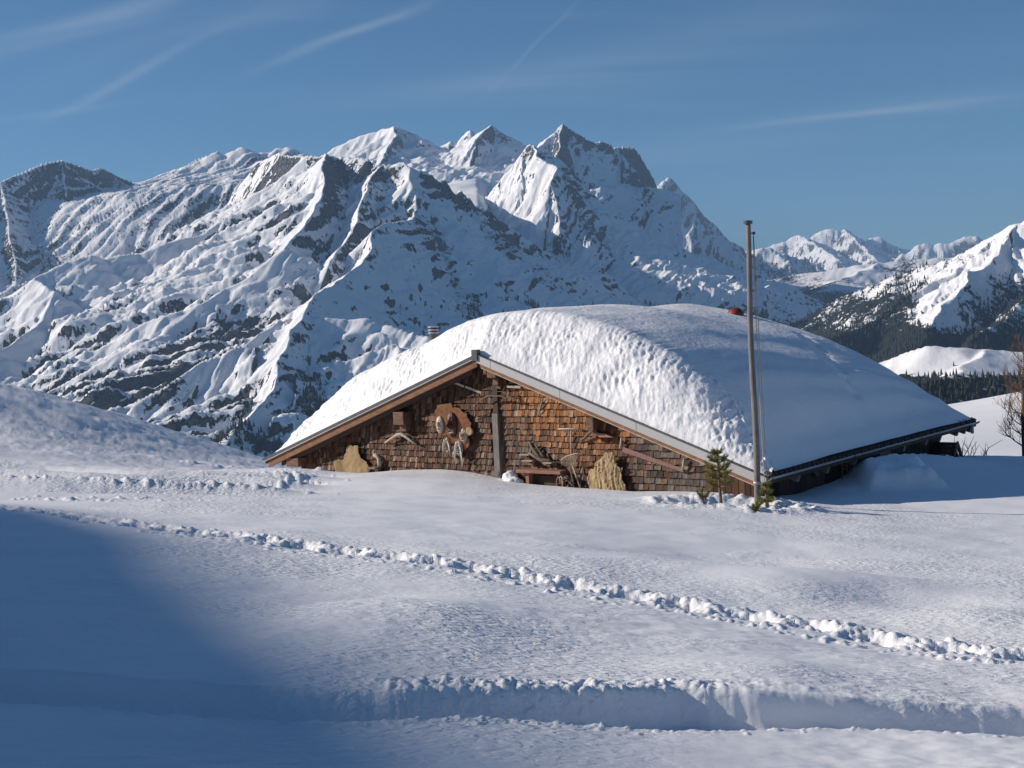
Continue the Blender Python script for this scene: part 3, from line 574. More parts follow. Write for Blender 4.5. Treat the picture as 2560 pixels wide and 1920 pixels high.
# clods by the post, on the left and beside the hut corner
for px, py, n, sx, sy, r0, r1 in ((620, 1212, 160, .9, .15, .02, .08), (725, 1212, 200, .30, 1.2, .03, .10), (820, 1150, 0, 1, 1, .1, .2), (260, 1245, 90, 1.2, .12, .02, .05), (330, 1228, 220, 1.6, .12, .02, .07), (2440, 1155, 60, 1.2, .3, .04, .10), (1500, 1240, 0, 1, 1, 0, 0), (130, 1250, 70, 1.2, .15, .03, .07), (560, 1176, 160, 1.6, .3, .03, .10)):
    c = hit(px, py)
    if c is None: continue
    for i in range(n):
        r = r0+(r1-r0)*_rg.rand()**2; LUMPS.append((c[0]+_rg.randn()*sx, c[1]+_rg.randn()*sy, r, r*0.8))

NC, NR = 820, 660
sg = np.linspace(-0.50, 0.50, NC)
Yr = np.concatenate([np.geomspace(4.6, 13, 330, endpoint=False), np.geomspace(13, 40, 210, endpoint=False), np.geomspace(40, 120, 120)])
Yg = np.repeat(Yr[:, None], NC, 1); Xg = Yg*sg[None, :]
Zg = base_z(Xg, Yg) + ground_detail(Xg, Yg)
dp = np.hypot((Xg-PC[0])/1.15, (Yg-PC[1])/0.9)
Zg += -0.16*np.exp(-dp**4)+0.10*np.exp(-((dp-1.25)/.35)**2)*(0.6+0.8*fbm(Xg/.3, Yg/.3, 3, 61))
cb = hit(2248, 1205); db = np.maximum(np.abs(Xg-cb[0])/1.0, np.abs(Yg-cb[1]-.2)/1.1)   # old snow block half buried at the side wall
Zg += 0.42*sstep(1.0, 0.55, db)*(0.9+0.3*fbm(Xg/.5, Yg/.5, 3, 62))
Zb0 = Zg.copy()
for (lx, ly, r, h) in LUMPS:
    a, b = np.searchsorted(Yr, (ly-r, ly+r))
    if b <= a: continue
    Yl = Yr[a:b]; c0 = int(np.searchsorted(sg, (lx-r)/ly-0.002)); c1 = int(np.searchsorted(sg, (lx+r)/ly+0.002))
    if c1 <= c0: continue
    X_ = Xg[a:b, c0:c1]; Y_ = Yg[a:b, c0:c1]; q = ((X_-lx)**2+(Y_-ly)**2)/(r*r); cap = h*np.sqrt(np.clip(1-q, 0, 1))
    zb = Zg[a:b, c0:c1]; z0_ = Zb0[a:b, c0:c1]; Zg[a:b, c0:c1] = np.where(q < 1, np.maximum(zb, z0_+cap), zb)
ground = grid_obj('snow_ground', np.stack([Xg, Yg, Zg], -1).reshape(-1, 3), NR, NC, M_SNOW)
ground['kind'] = 'structure'; ground['label'] = 'deep snow slope with a footstep trail and a walked trench'
# the wider snow slope round it, a little lower
xs = np.unique(np.r_[-95, np.linspace(-260, -30, 60), np.linspace(-30, 34, 70), np.linspace(34, 220, 30)]); ys = np.unique(np.r_[np.linspace(-160, -10, 40), np.linspace(-10, 60, 70), np.linspace(60, 260, 40)])
XX, YY = np.meshgrid(xs, ys); ZZ = base_z(XX, YY)-0.45*sstep(0.492, 0.43, np.abs(XX)/np.maximum(YY, 1e-3))*(YY > 3)-0.02
wide = grid_obj('snow_slope', np.stack([XX, YY, ZZ], -1).reshape(-1, 3), len(ys), len(xs), M_SNOW); wide['kind'] = 'structure'; wide['label'] = 'wider snow slope around the hut'
# ------------------------------------------------------------------ the hut
Z0 = -5.2
hut = empty('alpine_hut', (HM[0], HM[1], Z0), 'low shingled mountain hut with a carved-mask gable half buried under deep snow', 'hut', rotz=-YAW)
def hb(mb, name, mat, parent=hut, smooth=False, bevel=0, own=None):
    o = mb.build(name, mat, None, smooth, bevel); o.data.transform(Matrix.Translation((0, 0, -Z0))); o.parent = parent; return o
def to_world(o, label, cat, group=None, z0=Z0):
    # a thing of its own that hangs on or stands by the hut: place its origin at its own centre
    o.parent = None; me = o.data; c = sum((v.co for v in me.vertices), Vector())/max(1, len(me.vertices)); zmin = min(v.co.z for v in me.vertices)
    c.z = zmin; me.transform(Matrix.Translation(-c)); w = LW(c.x, c.y, c.z+z0); o.location = Vector(w.tolist()); o.rotation_euler = (0, 0, -YAW)
    return props(o, label, cat, group)
def hw(mb, name, mat, label, cat, group=None, smooth=False, bevel=0):
    return to_world(hb(mb, name, mat, None, smooth, bevel), label, cat, group)
SL = RISE/HW
def zr(u): return ZA-SL*abs(u)
WV = 0.36                           # face of the gable wall
M_BEAM = wood_mat('rafter_wood', (0.13, 0.055, 0.025), (0.34, 0.16, 0.075), (1.2, 8, 8))
M_DARKW = wood_mat('dark_wood', (0.022, 0.013, 0.009), (0.075, 0.042, 0.026), (8, 8, 1))
M_PURL = wood_mat('purlin_wood', (0.07, 0.035, 0.02), (0.26, 0.13, 0.075), (2, 2, 7))
M_GREYW = wood_mat('grey_wood', (0.13, 0.115, 0.105), (0.27, 0.24, 0.22), (10, 10, 0.7))
M_PALE = wood_mat('pale_wood', (0.36, 0.29, 0.21), (0.62, 0.53, 0.42), (6, 6, 1.2))
M_METAL = flat_mat('verge_metal', (0.42, 0.42, 0.425), 0.55, 0.25, 0.10, 3)
M_DMETAL = flat_mat('dark_metal', (0.10, 0.105, 0.115), 0.5, 0.4, 0.3, 5)
M_GUT = flat_mat('gutter_metal', (0.40, 0.42, 0.46), 0.45, 0.3, 0.15, 4)
M_TILE = flat_mat('roof_tile', (0.075, 0.06, 0.055), 0.85, 0, 0.4, 12)

def slope_box(sgn, v0, v1, dz0, dz1, u0=0.0, u1=HW):      # slab that follows one roof slope; dz below the roof line
    b = MB(); b.v = []
    us = (u0, u1)
    for v in (v0, v1):
        for u in us:
            for dz in (dz0, dz1): b.v.append((sgn*u, v, ZA-SL*u-dz))
    b.f = [(0, 1, 3, 2), (4, 6, 7, 5), (0, 2, 6, 4), (1, 5, 7, 3), (0, 4, 5, 1), (2, 3, 7, 6)]
    return b
hb(slope_box(1, 0.0, HL, 0.03, 0.13), 'roof', M_DARKW); hb(slope_box(-1, 0.0, HL, 0.03, 0.13), 'roof', M_DARKW)
# verge: wide light metal on the right in four lengths, narrow dark metal on the left, wooden barge boards under both
cuts = [0.0, 0.42, 2.35, 4.32, HW]
for a, b in zip(cuts[:-1], cuts[1:]): hb(slope_box(1, -0.055, -0.002, -0.02, 0.168, a+0.006, b-0.006), 'verge_flashing', M_METAL)
hb(slope_box(1, -0.075, 0.14, -0.035, -0.018, 0.02, HW), 'verge_cover', M_DMETAL)
hb(slope_box(-1, -0.055, -0.002, -0.03, 0.045, 0.0, HW), 'verge_flashing', M_DMETAL)
hb(slope_box(-1, -0.05, 0.02, 0.05, 0.075, 0.0, HW+.04), 'verge_flashing', M_METAL)
hb(slope_box(-1, -0.005, 0.09, 0.08, 0.26, 0.02, HW-0.12), 'barge_board', M_BEAM)
hb(slope_box(-1, 0.10, 0.20, 0.20, 0.36, 0.25, HW-0.5), 'rafter', M_DARKW)
hb(slope_box(1, -0.03, 0.06, 0.172, 0.245, 0.1, HW-0.05), 'barge_board', M_BEAM)
hb(slope_box(1, -0.028, 0.04, 0.248, 0.268, 0.12, HW-0.25), 'barge_trim', M_PALE)
b = MB(); b.box((-0.02, -0.02, ZA+0.0), (0.16, 0.14, 0.26)); hb(b, 'ridge_end', M_DMETAL)

# purlin ends: stepped log heads that carry the verge
def purlin(px, py, wu, hz, label=None, steps=2):
    u, z = HG(px, py, 0.12); b = MB()
    b.box((u, 0.30, z), (wu, 0.50, hz))
    if steps > 1: b.box((u+.02, 0.36, z-hz/2-0.09), (wu*0.62, 0.36, 0.17))
    if steps > 2: b.box((u+.03, 0.40, z-hz/2-0.22), (wu*0.5, 0.26, 0.10))
    return hb(b, 'purlin_end', M_PURL, bevel=0.018)
purlin(1000, 1046, 0.34, 0.32); purlin(1478, 1060, 0.20, 0.30); purlin(1232, 932, 0.26, 0.24, steps=3); purlin(735, 1155, 0.46, 0.24, steps=1)
purlin(1216, 929, 0.10, 0.13, steps=1)

# gable wall behind the shingles, corner, side walls
UL, UR = -6.43, 6.98
b = MB(); b.prism([(UL, Z0-.5), (UR, Z0-.5), (UR, zr(UR)-.13), (0, zr(0)-.13), (UL, zr(UL)-.13)], WV+0.03, WV+0.2); hb(b, 'gable_wall', M_DARKW)
b = MB(); b.prism([(UL, Z0-.5), (UR, Z0-.5), (UR, zr(UR)-.13), (0, zr(0)-.13), (UL, zr(UL)-.13)], 10.7, 10.9); hb(b, 'gable_wall', M_DARKW)
b = MB(); b.box((UL+.06, (WV+10.7)/2+.02, (Z0-.5+zr(UL)-.13)/2), (0.12, 10.0, zr(UL)-.13-Z0+.5)); hb(b, 'side_wall', M_DARKW)
b = MB(); b.box((UR-.08, (WV+10.7)/2+.02, (Z0-.5+zr(UR)-.13)/2), (0.10, 10.0, zr(UR)-.13-Z0+.5)); hb(b, 'side_wall', M_DARKW)
b = MB(); b.box((UL+.12, WV-0.06, -4.6), (0.17, 0.15, 1.3)); hb(b, 'corner_post', M_PURL)
b = MB(); b.box((UL-.10, WV+0.05, -4.6), (0.18, 0.2, 1.25)); hb(b, 'corner_post', M_DARKW)
# upright boards: right end of the gable and the long side wall
def planks(fixed, a0, a1, w, side):
    rs = np.random.RandomState(9 if side else 8); a = a0; me = None
    while a < a1-0.03:
        ww = min(w*(0.8+0.5*rs.rand()), a1-a); b = MB(); top = (zr(fixed if side else a+ww)-.14); bot = Z0-.3; d = 0.012*rs.rand()
        if side: b.box((fixed+d, a+ww/2, (top+bot)/2), (0.035, ww-0.012, top-bot))
        else: b.box((a+ww/2, fixed-d, (top+bot)/2), (ww-0.012, 0.035, top-bot))
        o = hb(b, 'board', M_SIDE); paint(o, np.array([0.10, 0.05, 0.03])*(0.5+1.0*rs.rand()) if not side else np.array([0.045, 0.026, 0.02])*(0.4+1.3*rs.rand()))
        a += ww
def tint_mat(name, grain, sc=5.0, rough=0.8, contrast=(0.45, 1.25)):
    m, N, L, bb = new_mat(name); at = N.new('ShaderNodeAttribute'); at.attribute_name = 'tint'
    n = noise(N, L, coords(N, L, grain), sc, 6, 0.65, 0.2)
    n2 = noise(N, L, coords(N, L), 1.6, 4, 0.6)
    c = mixc(N, L, 1.0, at.outputs['Color'], ramp(N, L, n, [(0.28, contrast[0]), (0.72, contrast[1])]), 'MULTIPLY')
    c = mixc(N, L, 1.0, c, ramp(N, L, n2, [(0.3, 0.7), (0.7, 1.15)]), 'MULTIPLY')
    L.new(c, bb.inputs['Base Color']); bb.inputs['Roughness'].default_value = rough; bb.inputs['Specular IOR Level'].default_value = 0.3
    bump(N, L, bb, n, 0.6, 0.008); return m
def paint(o, c, per_vert=None):
    n = len(o.data.vertices); at = o.data.color_attributes.new('tint', 'FLOAT_COLOR', 'POINT')
    A = np.ones((n, 4)); A[:, :3] = per_vert if per_vert is not None else c
    at.data.foreach_set('color', A.astype(np.float32).ravel())
M_SHING = tint_mat('weathered_shingle', (13, 13, 1.3), 5.0, 0.8, (0.22, 1.65)); M_SIDE = tint_mat('weathered_board', (18, 18, 0.8))
planks(WV, 5.75, UR, 0.14, False)
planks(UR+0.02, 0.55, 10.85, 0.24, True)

# shingles, each with its own width, length, lift and weathering
PAL = dict(o=(0.50, 0.20, 0.06), b=(0.20, 0.095, 0.05), d=(0.075, 0.04, 0.028), g=(0.22, 0.19, 0.17), p=(0.44, 0.34, 0.25), r=(0.26, 0.10, 0.05), k=(0.03, 0.02, 0.018))
def shingle_tint(u, z, rs):
    wo = math.exp(-((u-2.1)/1.35)**2-((z+2.35)/0.75)**2)*2.4 + 0.35*math.exp(-((u-3.3)/.9)**2-((z+3.0)/.5)**2)
    wg = 0.9*math.exp(-((u-0.7)/0.9)**2-((z+3.3)/0.6)**2) + (0.9 if u > 3.9 else 0.15)
    wp = 0.5 if (u < 2.5 and z < -2.3) else 0.12
    wb = 0.9 if u < 4 else 0.45; wd = 0.6 if u < -0.5 else 0.35
    if z > -2.0 and u < .2: wd += 0.8
    a_ = min(1.0, wo/1.6); base = (1-a_)*(np.array(PAL['b'])*0.75 if u < 3.9 else np.array((.135, .095, .075))) + a_*np.array((.46, .19, .06))
    gk = min(1, wg*.6) if u < 3.9 else .45; base = base*(1-gk)+gk*np.array((.17, .145, .13))
    ks = 'ogpbdrk'; w = np.array([wo, wg, wp, wb, wd, 0.3, 0.06]); k = ks[rs.choice(7, p=w/w.sum())]
    m_ = 0.25+0.5*rs.rand()**2; c = (base*(1-m_)+np.array(PAL[k])*m_)*(0.28+0.80*rs.rand())
    return c
rs = np.random.RandomState(5); SH = []
zrow = -4.75; row = 0; RH_ = 0.147
while zrow < ZA-0.3:
    u = UL+0.05; sag = 0
    hh = RH_*(0.94+0.12*rs.rand())
    while u < 5.75:
        base = 0.062 if u < 0 else (0.082 if u < 3.4 else 0.125)
        w = base*(0.6+0.95*rs.rand())
        if u+w > 5.78: w = 5.78-u
        zb = zrow+0.012*math.sin(u*0.9+row*0.7)+0.006*rs.randn()
        if w > 0.025 and zb+hh*0.75 < zr(u+w/2)-0.14 and not (0.06 < u+w/2 < 0.10):
            SH.append((u, w, zb, hh, row))
        u += w
    zrow += hh; row += 1
def shingle_geo(u, w, z, h, rs):
    g = 0.0035+0.006*rs.rand(); lift = 0.044+0.020*rs.rand(); sk = 0.006*rs.randn(); t = 0.012+0.006*rs.rand(); top = h+0.035
    x0, x1 = u+g/2, u+w-g/2; f0 = WV+0.02-lift; f1 = WV+0.014
    zz0 = z+0.006*rs.randn(); zz1 = z+0.006*rs.randn()
    v = [(x0, f0, zz0), (x1, f0-0.004*rs.rand(), zz1), (x1+sk, f1, z+top), (x0+sk, f1, z+top), (x0, f0+t, zz0), (x1, f0+t, zz1), (x1+sk, f1+.006, z+top), (x0+sk, f1+.006, z+top)]
    return v, [(0, 1, 2, 3), (0, 4, 5, 1), (1, 5, 6, 2), (0, 3, 7, 4), (2, 6, 7, 3), (4, 7, 6, 5)]
def seen(s):   # above the snow line
    w = LW(s[0]+s[1]/2, WV, 0); return s[2]+s[3] > base_z(w[0], w[1])-0.05
vis = [s for s in SH if seen(s)]
dep = lambda s: LW(s[0], WV, 0)[1]
vis.sort(key=lambda s: -s[1]*s[3]/dep(s)**2)
big = vis[:298]; rest = vis[298:]
for s in big:
    v, f = shingle_geo(s[0], s[1], s[2], s[3], rs); c = np.array([s[0]+s[1]/2, WV, s[2]]); v = np.array(v)-c
    o = mesh_obj('shingle', v, f, M_SHING, hut); o.location = (c[0], c[1], c[2]-Z0); paint(o, shingle_tint(s[0], s[2], rs))
V = []; Fc = []; Cc = []
for s in rest:
    v, f = shingle_geo(*s[:4], rs); b0 = len(V); V += v; Fc += [tuple(b0+i for i in q) for q in f]; Cc += [shingle_tint(s[0], s[2], rs)]*8
o = mesh_obj('shingles', np.array(V)-np.array([0, 0, Z0]), Fc, M_SHING, hut); paint(o, None, np.array(Cc)); o['kind'] = 'stuff'

# grey post in front of the gable with its brackets
pu, pz = HG(1241, 1100, 0.28)
b = MB(); b.box((pu, 0.34, (-2.35+-4.05)/2-.0), (0.17, 0.17, 1.7)); hb(b, 'post', M_GREYW, bevel=.008)
b = MB(); b.box((pu+.01, 0.36, -1.93), (0.15, 0.14, 0.84)); hb(b, 'post', M_DARKW, bevel=.008)  # upper part in darker wood, standing for the roof overhang's shadow on the post
b = MB(); b.box((pu-.05, 0.30, -3.77), (0.20, 0.12, 0.11)); hb(b, 'post_bracket', M_GREYW, bevel=.006)
b = MB(); b.box((pu, 0.33, -4.3), (0.19, 0.19, 0.5)); hb(b, 'post', M_PURL, bevel=.006)
# pale battens under the apex
def bar(p0, p1, v0, v1, w, t=0.03):
    a = HG(*p0, v0); c = HG(*p1, v1); A = Vector((a[0], v0, a[1])); B = Vector((c[0], v1, c[1])); d = B-A
    q = d.to_track_quat('X', 'Z').to_matrix(); b = MB(); b.box((A+B)/2, (d.length, t, w), q); return b
hb(bar((1137, 957), (1160, 966), .25, .28, 0.05), 'batten', M_PALE); hb(bar((1164, 967), (1204, 982), .28, .35, 0.055), 'batten', M_PALE)
hb(bar((1267, 966), (1302, 968), .3, .3, 0.06), 'batten', M_PALE); hb(bar((1308, 969), (1330, 973), .32, .32, 0.04), 'batten', M_PURL)
# dark panel added to fill the shadowy gap under the bench
a = HG(1293, 1186, WV); c = HG(1396, 1230, WV); b = MB(); b.box(((a[0]+c[0])/2, WV-0.028, (a[1]+c[1])/2), (c[0]-a[0], 0.03, a[1]-c[1])); hb(b, 'shadow_panel', M_DARKW)

# eave of the right slope: gutter, brackets, tile ends, rafter ends, downpipe
def gutter(sgn):
    b = MB(); n = 7; vs = [0.0, 4.2, 4.22, 8.3, 8.32, HL+.05]; r = 0.062
    pr = [(math.cos(a)*r, math.sin(a)*r) for a in np.linspace(math.pi, 2*math.pi, n)]; pr2 = [(x*0.86, z*0.86) for x, z in pr][::-1]
    poly = pr+pr2; uc = sgn*(HW+0.045); zc = ZE+0.02
    b.prism([(uc+x, zc+z) for x, z in poly], -0.04, HL+.02); return b
hb(gutter(1), 'gutter', M_GUT, smooth=False); hb(gutter(-1), 'gutter', M_GUT)
for v in (0.02, 4.2, 8.35, HL-.1):
    b = MB(); b.tube([(HW+0.045+math.cos(a)*0.068, v, ZE+0.02+math.sin(a)*0.068) for a in np.linspace(math.pi, 2*math.pi, 9)], 0.01, 6); hb(b, 'gutter_clip', M_DMETAL)
nt = 57
tb = MB()
for k in range(9):
    a = math.pi*k/8
tile_me = None
for k in range(nt):
    v = 0.14+(HL-0.25)*k/(nt-1)
    if tile_me is None:
        b = MB(); b.prism([(-.075, 0), (-.06, .06), (-.02, .09), (.03, .07), (.075, .012), (.07, -.01), (-.07, -.015)], -0.0, 0.15)
        o = b.build('roof_tile', M_TILE); tile_me = o.data
        # profile runs along v, the tile runs up the slope
        tile_me.transform(Matrix.Rotation(-math.pi/2, 4, 'Z')); tile_me.transform(Matrix.Scale(-1, 4, (1, 0, 0))); tile_me.transform(Matrix.Rotation(math.atan(SL), 4, 'Y'))
        o.parent = hut
    else:
        o = bpy.data.objects.new('roof_tile', tile_me); COL.objects.link(o); o.parent = hut
    s_ = 1+0.06*math.sin(k*7.3)
    o.location = (HW+0.015+0.012*math.sin(k*3.1), v, zr(HW)+0.005+0.006*math.sin(k*5.7)-Z0); o.scale = (1, s_, 1)
for v in (1.5, 3.0, 4.5, 6.0, 7.5, 9.0, 10.0, 11.3, 11.9, 12.35):
    b = MB(); b.box((UR+0.2, v, zr(UR+.2)-0.205), (0.34, 0.13, 0.14), Matrix.Rotation(math.atan(SL), 3, 'Y')); hb(b, 'rafter_end', M_GREYW)
b = MB(); b.tube([(HW+0.045, 12.25, ZE-.02), (HW+.045, 12.25, ZE-.28)], 0.045, 10); hb(b, 'downpipe', M_GUT, smooth=True)
# roof penetrations that show above the snow
def cyl(px, py, v, r, dz): u, z = HG(px, py, v); return u, z
u, z = HG(1083, 814, 4.2); b = MB()
b.tube([(u, 4.2, z-1.9), (u, 4.2, z-.22)], 0.12, 16)
ck = hb(b, 'chimney_pipe', M_DMETAL, smooth=False)
for k, (zz, r) in enumerate(((z-.20, .155), (z-.12, .155), (z-.035, .15))):
    b = MB(); b.tube([(u, 4.2, zz-.02), (u, 4.2, zz+.012), (u, 4.2, zz+.03)], [r, r, r*.7], 18); o = hb(b, 'cowl_ring', M_GUT); o.parent = ck; 
b = MB(); b.tube([(u, 4.2, z-.25), (u, 4.2, z-.02)], 0.10, 12); o = hb(b, 'flue', M_DARKW); o.parent = ck
u, z = HG(1838, 769, 11.2); M_RED = flat_mat('red_weathered_metal', (0.22, 0.035, 0.02), 0.6, 0.1, 0.4, 14)
b = MB(); R_ = 0.25; b.tube([(u, 11.2, z-1.6), (u, 11.2, z-.17), (u, 11.2, z-.08), (u, 11.2, z-.02), (u, 11.2, z)], [R_, R_*.98, R_*.8, R_*.45, 0.03], 20); hb(b, 'chimney_hood', M_RED, smooth=True)
b = MB(); u, z = HG(1218, 884, .25); b.tube([(u, .25, z-.03), (u, .25, z)], [.13, .15], 16); hb(b, 'ridge_cap', M_DMETAL)

# ---- snow on the roof
FRU = np.array([-7.42, -7.28, -7.05, -6.65, -6.25, -5.85, -4.95, -3.5, -2.5, -1.8, -0.9, -0.1, .8, 2.0, 3.5, 4.7, 5.6, 6.2, 6.45, 6.75, 7.2, 7.36])
FRZ = np.array([-3.62, -3.50, -3.30, -2.87, -2.44, -2.13, -1.5, -.95, -.67, -.40, -.14, -.01, .03, -.11, -.53, -1.06, -1.66, -2.2, -2.5, -2.98, -3.42, -3.545])
BKU = np.array([-7.4, -7.0, -6.0, -4.9, -3.5, -1.1, 1.24, 3.42, 4.8, 6.12, 6.7, 7.2, 7.36]); BKZ = np.array([-3.6, -2.9, -1.7, -.9, -.25, .02, -.45, -1.18, -1.9, -2.70, -3.12, -3.44, -3.545])
nu, nv = 520, 330
U1 = np.linspace(-7.38, 7.355, nu); V1 = np.concatenate([np.linspace(0.0, 1.9, 170, endpoint=False), np.linspace(1.9, HL-.9, 110, endpoint=False), np.linspace(HL-.9, HL-0.02, 50)])
Ug, Vg = np.meshgrid(U1, V1)
def sm_interp(x, xp, fp):
    xs_ = np.linspace(xp[0], xp[-1], 600); f = np.interp(xs_, xp, fp); k = np.hanning(31); k /= k.sum(); e = np.r_[np.full(15, f[0]), f, np.full(15, f[-1])]; f = np.convolve(e, k, 'valid'); return np.interp(x, xs_, f)
fr = sm_interp(Ug, FRU, FRZ); bk = sm_interp(Ug, BKU, BKZ); w = sstep(0.5, HL, Vg)
top = fr*(1-w)+bk*w + 0.24*np.exp(-((Ug-5.7)/1.2)**2)*sstep(1.2, 3.5, Vg)*sstep(HL-.3, HL-3, Vg) + 0.16*np.exp(-((Vg-5.5)/3)**2)*np.exp(-((Ug+0.3)/3.5)**2)
zroof = ZA-SL*np.abs(Ug)
th = np.maximum(top-zroof-0.02, 0.0)
ed = 1-sstep(6.55, 7.10, np.abs(Ug)*0+Ug)
v1 = 0.30+0.85*np.clip(th/1.0, 0, 1)
g = 1-np.clip(1-(Vg-0.05)/v1, 0, 1)**2.0
vb = 0.25+0.5*np.clip(th, 0, 1); gb = 1-np.clip(1-(HL-.03-Vg)/vb, 0, 1)**2.3
Zs = zroof+0.03+th*np.clip(g, 0, 1)*np.clip(gb, 0, 1)
P = np.stack([Ug, Vg, Zs], -1)
gu = np.gradient(P, axis=1); gv = np.gradient(P, axis=0); nn_ = np.cross(gu, gv); nn_ /= np.linalg.norm(nn_, axis=-1, keepdims=True)
face = np.exp(-np.maximum(0, Vg-v1*0.75)/0.35)*sstep(0.0, 0.25, Vg)
arc = Zs
fz = (0.020+0.014*sstep(0, -2, Ug))*fbm(Ug/0.085+Zs*2.0, Zs/0.15, 3, 81)*(0.5+0.9*sstep(-.3, .4, fbm(Ug/1.3, Zs/.9, 2, 182)))+0.030*np.abs(fbm(Ug/0.30+Zs*1.2, Zs/0.40, 5, 82, .6))+0.07*fbm(Ug/1.3, Zs/.8, 2, 183) + 0.03*fbm(Ug/.9, Zs/.18, 2, 86)*sstep(-1.4, -2.4, Zs)
tz = 0.007*sstep(-0.2, 0.3, 1.0-np.abs(Ug-1.2)/3.0)*(ridged(Ug/0.35+Vg*.5, Vg/0.16, 3, 83)-.6)*1.6 + 0.05*fbm(Ug/2.5, Vg/2.5, 2, 84)
fade = sstep(0, .3, th)
P += nn_*((fz*face+tz*(1-face)*sstep(1, 2, Vg))*fade)[..., None]
# a line of paw prints crosses the right slope
pp = [(2002, 838), (2025, 856), (2048, 878), (2064, 900), (2080, 925), (2095, 945), (2110, 965), (2122, 985), (2138, 1010)]
PR_ = []
for q in pp:
    best = None
    for v in np.linspace(3.5, HL-.5, 200):
        u, z = HG(q[0], q[1], v)
        zz = np.interp(u, FRU, FRZ)*(1-float(sstep(0.5, HL, v)))+np.interp(u, BKU, BKZ)*float(sstep(0.5, HL, v))
        if z < zz: best = (u, v); break
    if best: PR_.append(best)
PR_ = np.array(PR_)
if len(PR_) > 1:
    d, s_, t = polydist(Ug, Vg, PR_)
    P[..., 2] -= 0.12*np.exp(-(d/0.16)**2)*(0.5+0.5*np.sin(t*2*np.pi/0.5))*(0.8+0.5*fbm(Ug/.1, Vg/.1, 2, 85))
# crumbled edge down the right corner
P[..., 2] += 0.10*np.exp(-((Vg-v1*1.0)/0.16)**2)*sstep(5.2, 6.3, Ug)*np.maximum(0, fbm(Ug/.12, Vg/.12, 3, 87))*1.6
# soft slumped steps towards the right eave
P[..., 2] += 0.025*np.sin(Ug*9+0.8*fbm(Vg/3, Ug, 2, 88))*sstep(4.6, 6.0, Ug)*sstep(1.5, 2.5, Vg)*fade
Pw = HM[None, None]+P[..., 0:1]*hT+P[..., 1:2]*hR; Pw[..., 2] = P[..., 2]
c0 = Vector(LW(0, 6, -1).tolist())
rsn = grid_obj('roof_snow', (Pw-np.array(c0)).reshape(-1, 3), len(V1), nu, M_ROOFSNOW); rsn.location = c0
props(rsn, 'thick rounded blanket of snow lying on the hut roof', 'snow')
def clump(pts, label, name='snow_clump'):
    bm = bmesh.new()
    for (c, r) in pts:
        m = Matrix.Translation(c) @ Matrix.Diagonal((r[0], r[1], r[2], 1)); bmesh.ops.create_icosphere(bm, subdivisions=4, radius=1, matrix=m)
    for v in bm.verts: v.co += v.normal*0.03*(float(fbm(np.array([v.co.x*6]), np.array([v.co.y*6+v.co.z*5]), 3, 5)[0]))
    me = bpy.data.meshes.new(name); bm.to_mesh(me); bm.free(); me.polygons.foreach_set('use_smooth', [True]*len(me.polygons)); me.materials.append(M_CLOD)
    o = bpy.data.objects.new(name, me); COL.objects.link(o); cc = Vector(pts[0][0]); me.transform(Matrix.Translation(-cc)); o.location = cc; return props(o, label, 'snow')
def LWv(u, v, z): return Vector(LW(u, v, z).tolist())
u, z = HG(1213, 872, .35); clump([(LWv(u-.03, .35, z-.02), (.13, .13, .16)), (LWv(u, .38, z+.12), (.08, .09, .14))], 'small pointed snow cap on the ridge end above the gable')
u, z = HG(1268, 1176, .1); clump([(LWv(u, .2, z-.17), (.17, .14, .15)), (LWv(u+.16, 0.10, z-.27), (.24, .2, .12)), (LWv(u-.16, .02, z-.30), (.34, .24, .10))], 'lump of snow at the foot of the grey post beside the bench')
# ------------------------------------------------------------------ things on and by the gable
WF = WV-0.03                        # front of the shingles
def G3(px, py, v=None):
    v = WF-0.06 if v is None else v; u, z = HG(px, py, v); return (u, v, z)
def inpoly(x, y, poly):
    r = np.zeros(x.shape, bool); n = len(poly)
    for i in range(n):
        (x1, y1), (x2, y2) = poly[i], poly[(i+1) % n]
        k = ((y1 > y) != (y2 > y)) & (x < (x2-x1)*(y-y1)/(y2-y1+1e-12)+x1); r ^= k
    return r
def sheet(poly, step, fn, thick):     # solid sheet cut to a polygon in (u, z); fn gives how far it stands off the wall
    xs_ = np.arange(min(p[0] for p in poly)-step, max(p[0] for p in poly)+step, step); zs_ = np.arange(min(p[1] for p in poly)-step, max(p[1] for p in poly)+step, step)
    X, Z = np.meshgrid(xs_, zs_); ins = inpoly(X+step/2, Z+step/2, poly)[:-1, :-1]; D = fn(X, Z)
    mb = MB(); nx = X.shape[1]; N_ = X.size
    mb.v = [(a, d, c) for a, d, c in zip(X.ravel(), D.ravel(), Z.ravel())]+[(a, d+thick, c) for a, d, c in zip(X.ravel(), D.ravel(), Z.ravel())]
    J, I = np.where(ins); S = set(zip(J.tolist(), I.tolist()))
    for j, i in S:
        a = j*nx+i; q = (a, a+1, a+nx+1, a+nx); mb.f.append(q); mb.f.append(tuple(k+N_ for k in q[::-1]))
        for (dj, di, e) in ((-1, 0, (a, a+1)), (1, 0, (a+nx+1, a+nx)), (0, -1, (a+nx, a)), (0, 1, (a+1, a+nx+1))):
            if (j+dj, i+di) not in S: mb.f.append((e[0], e[0]+N_, e[1]+N_, e[1]))
    used = sorted({k for f in mb.f for k in f}); mp_ = {k: i for i, k in enumerate(used)}
    mb.v = [mb.v[k] for k in used]; mb.f = [tuple(mp_[k] for k in f) for f in mb.f]; return mb
def pp_(pts, v): return [HG(x, y, v) for x, y in pts]
M_HIDE1 = flat_mat('tan_hide', (0.36, 0.25, 0.115), 0.8, 0, 0.45, 5)
M_HIDE2 = wood_mat('straw_hide', (0.22, 0.145, 0.07), (0.60, 0.45, 0.25), (7, 7, 1.6), 0.85, 5)
M_TINT = tint_mat('painted_carving', (5, 5, 5), 8, 0.45, (0.7, 1.15))
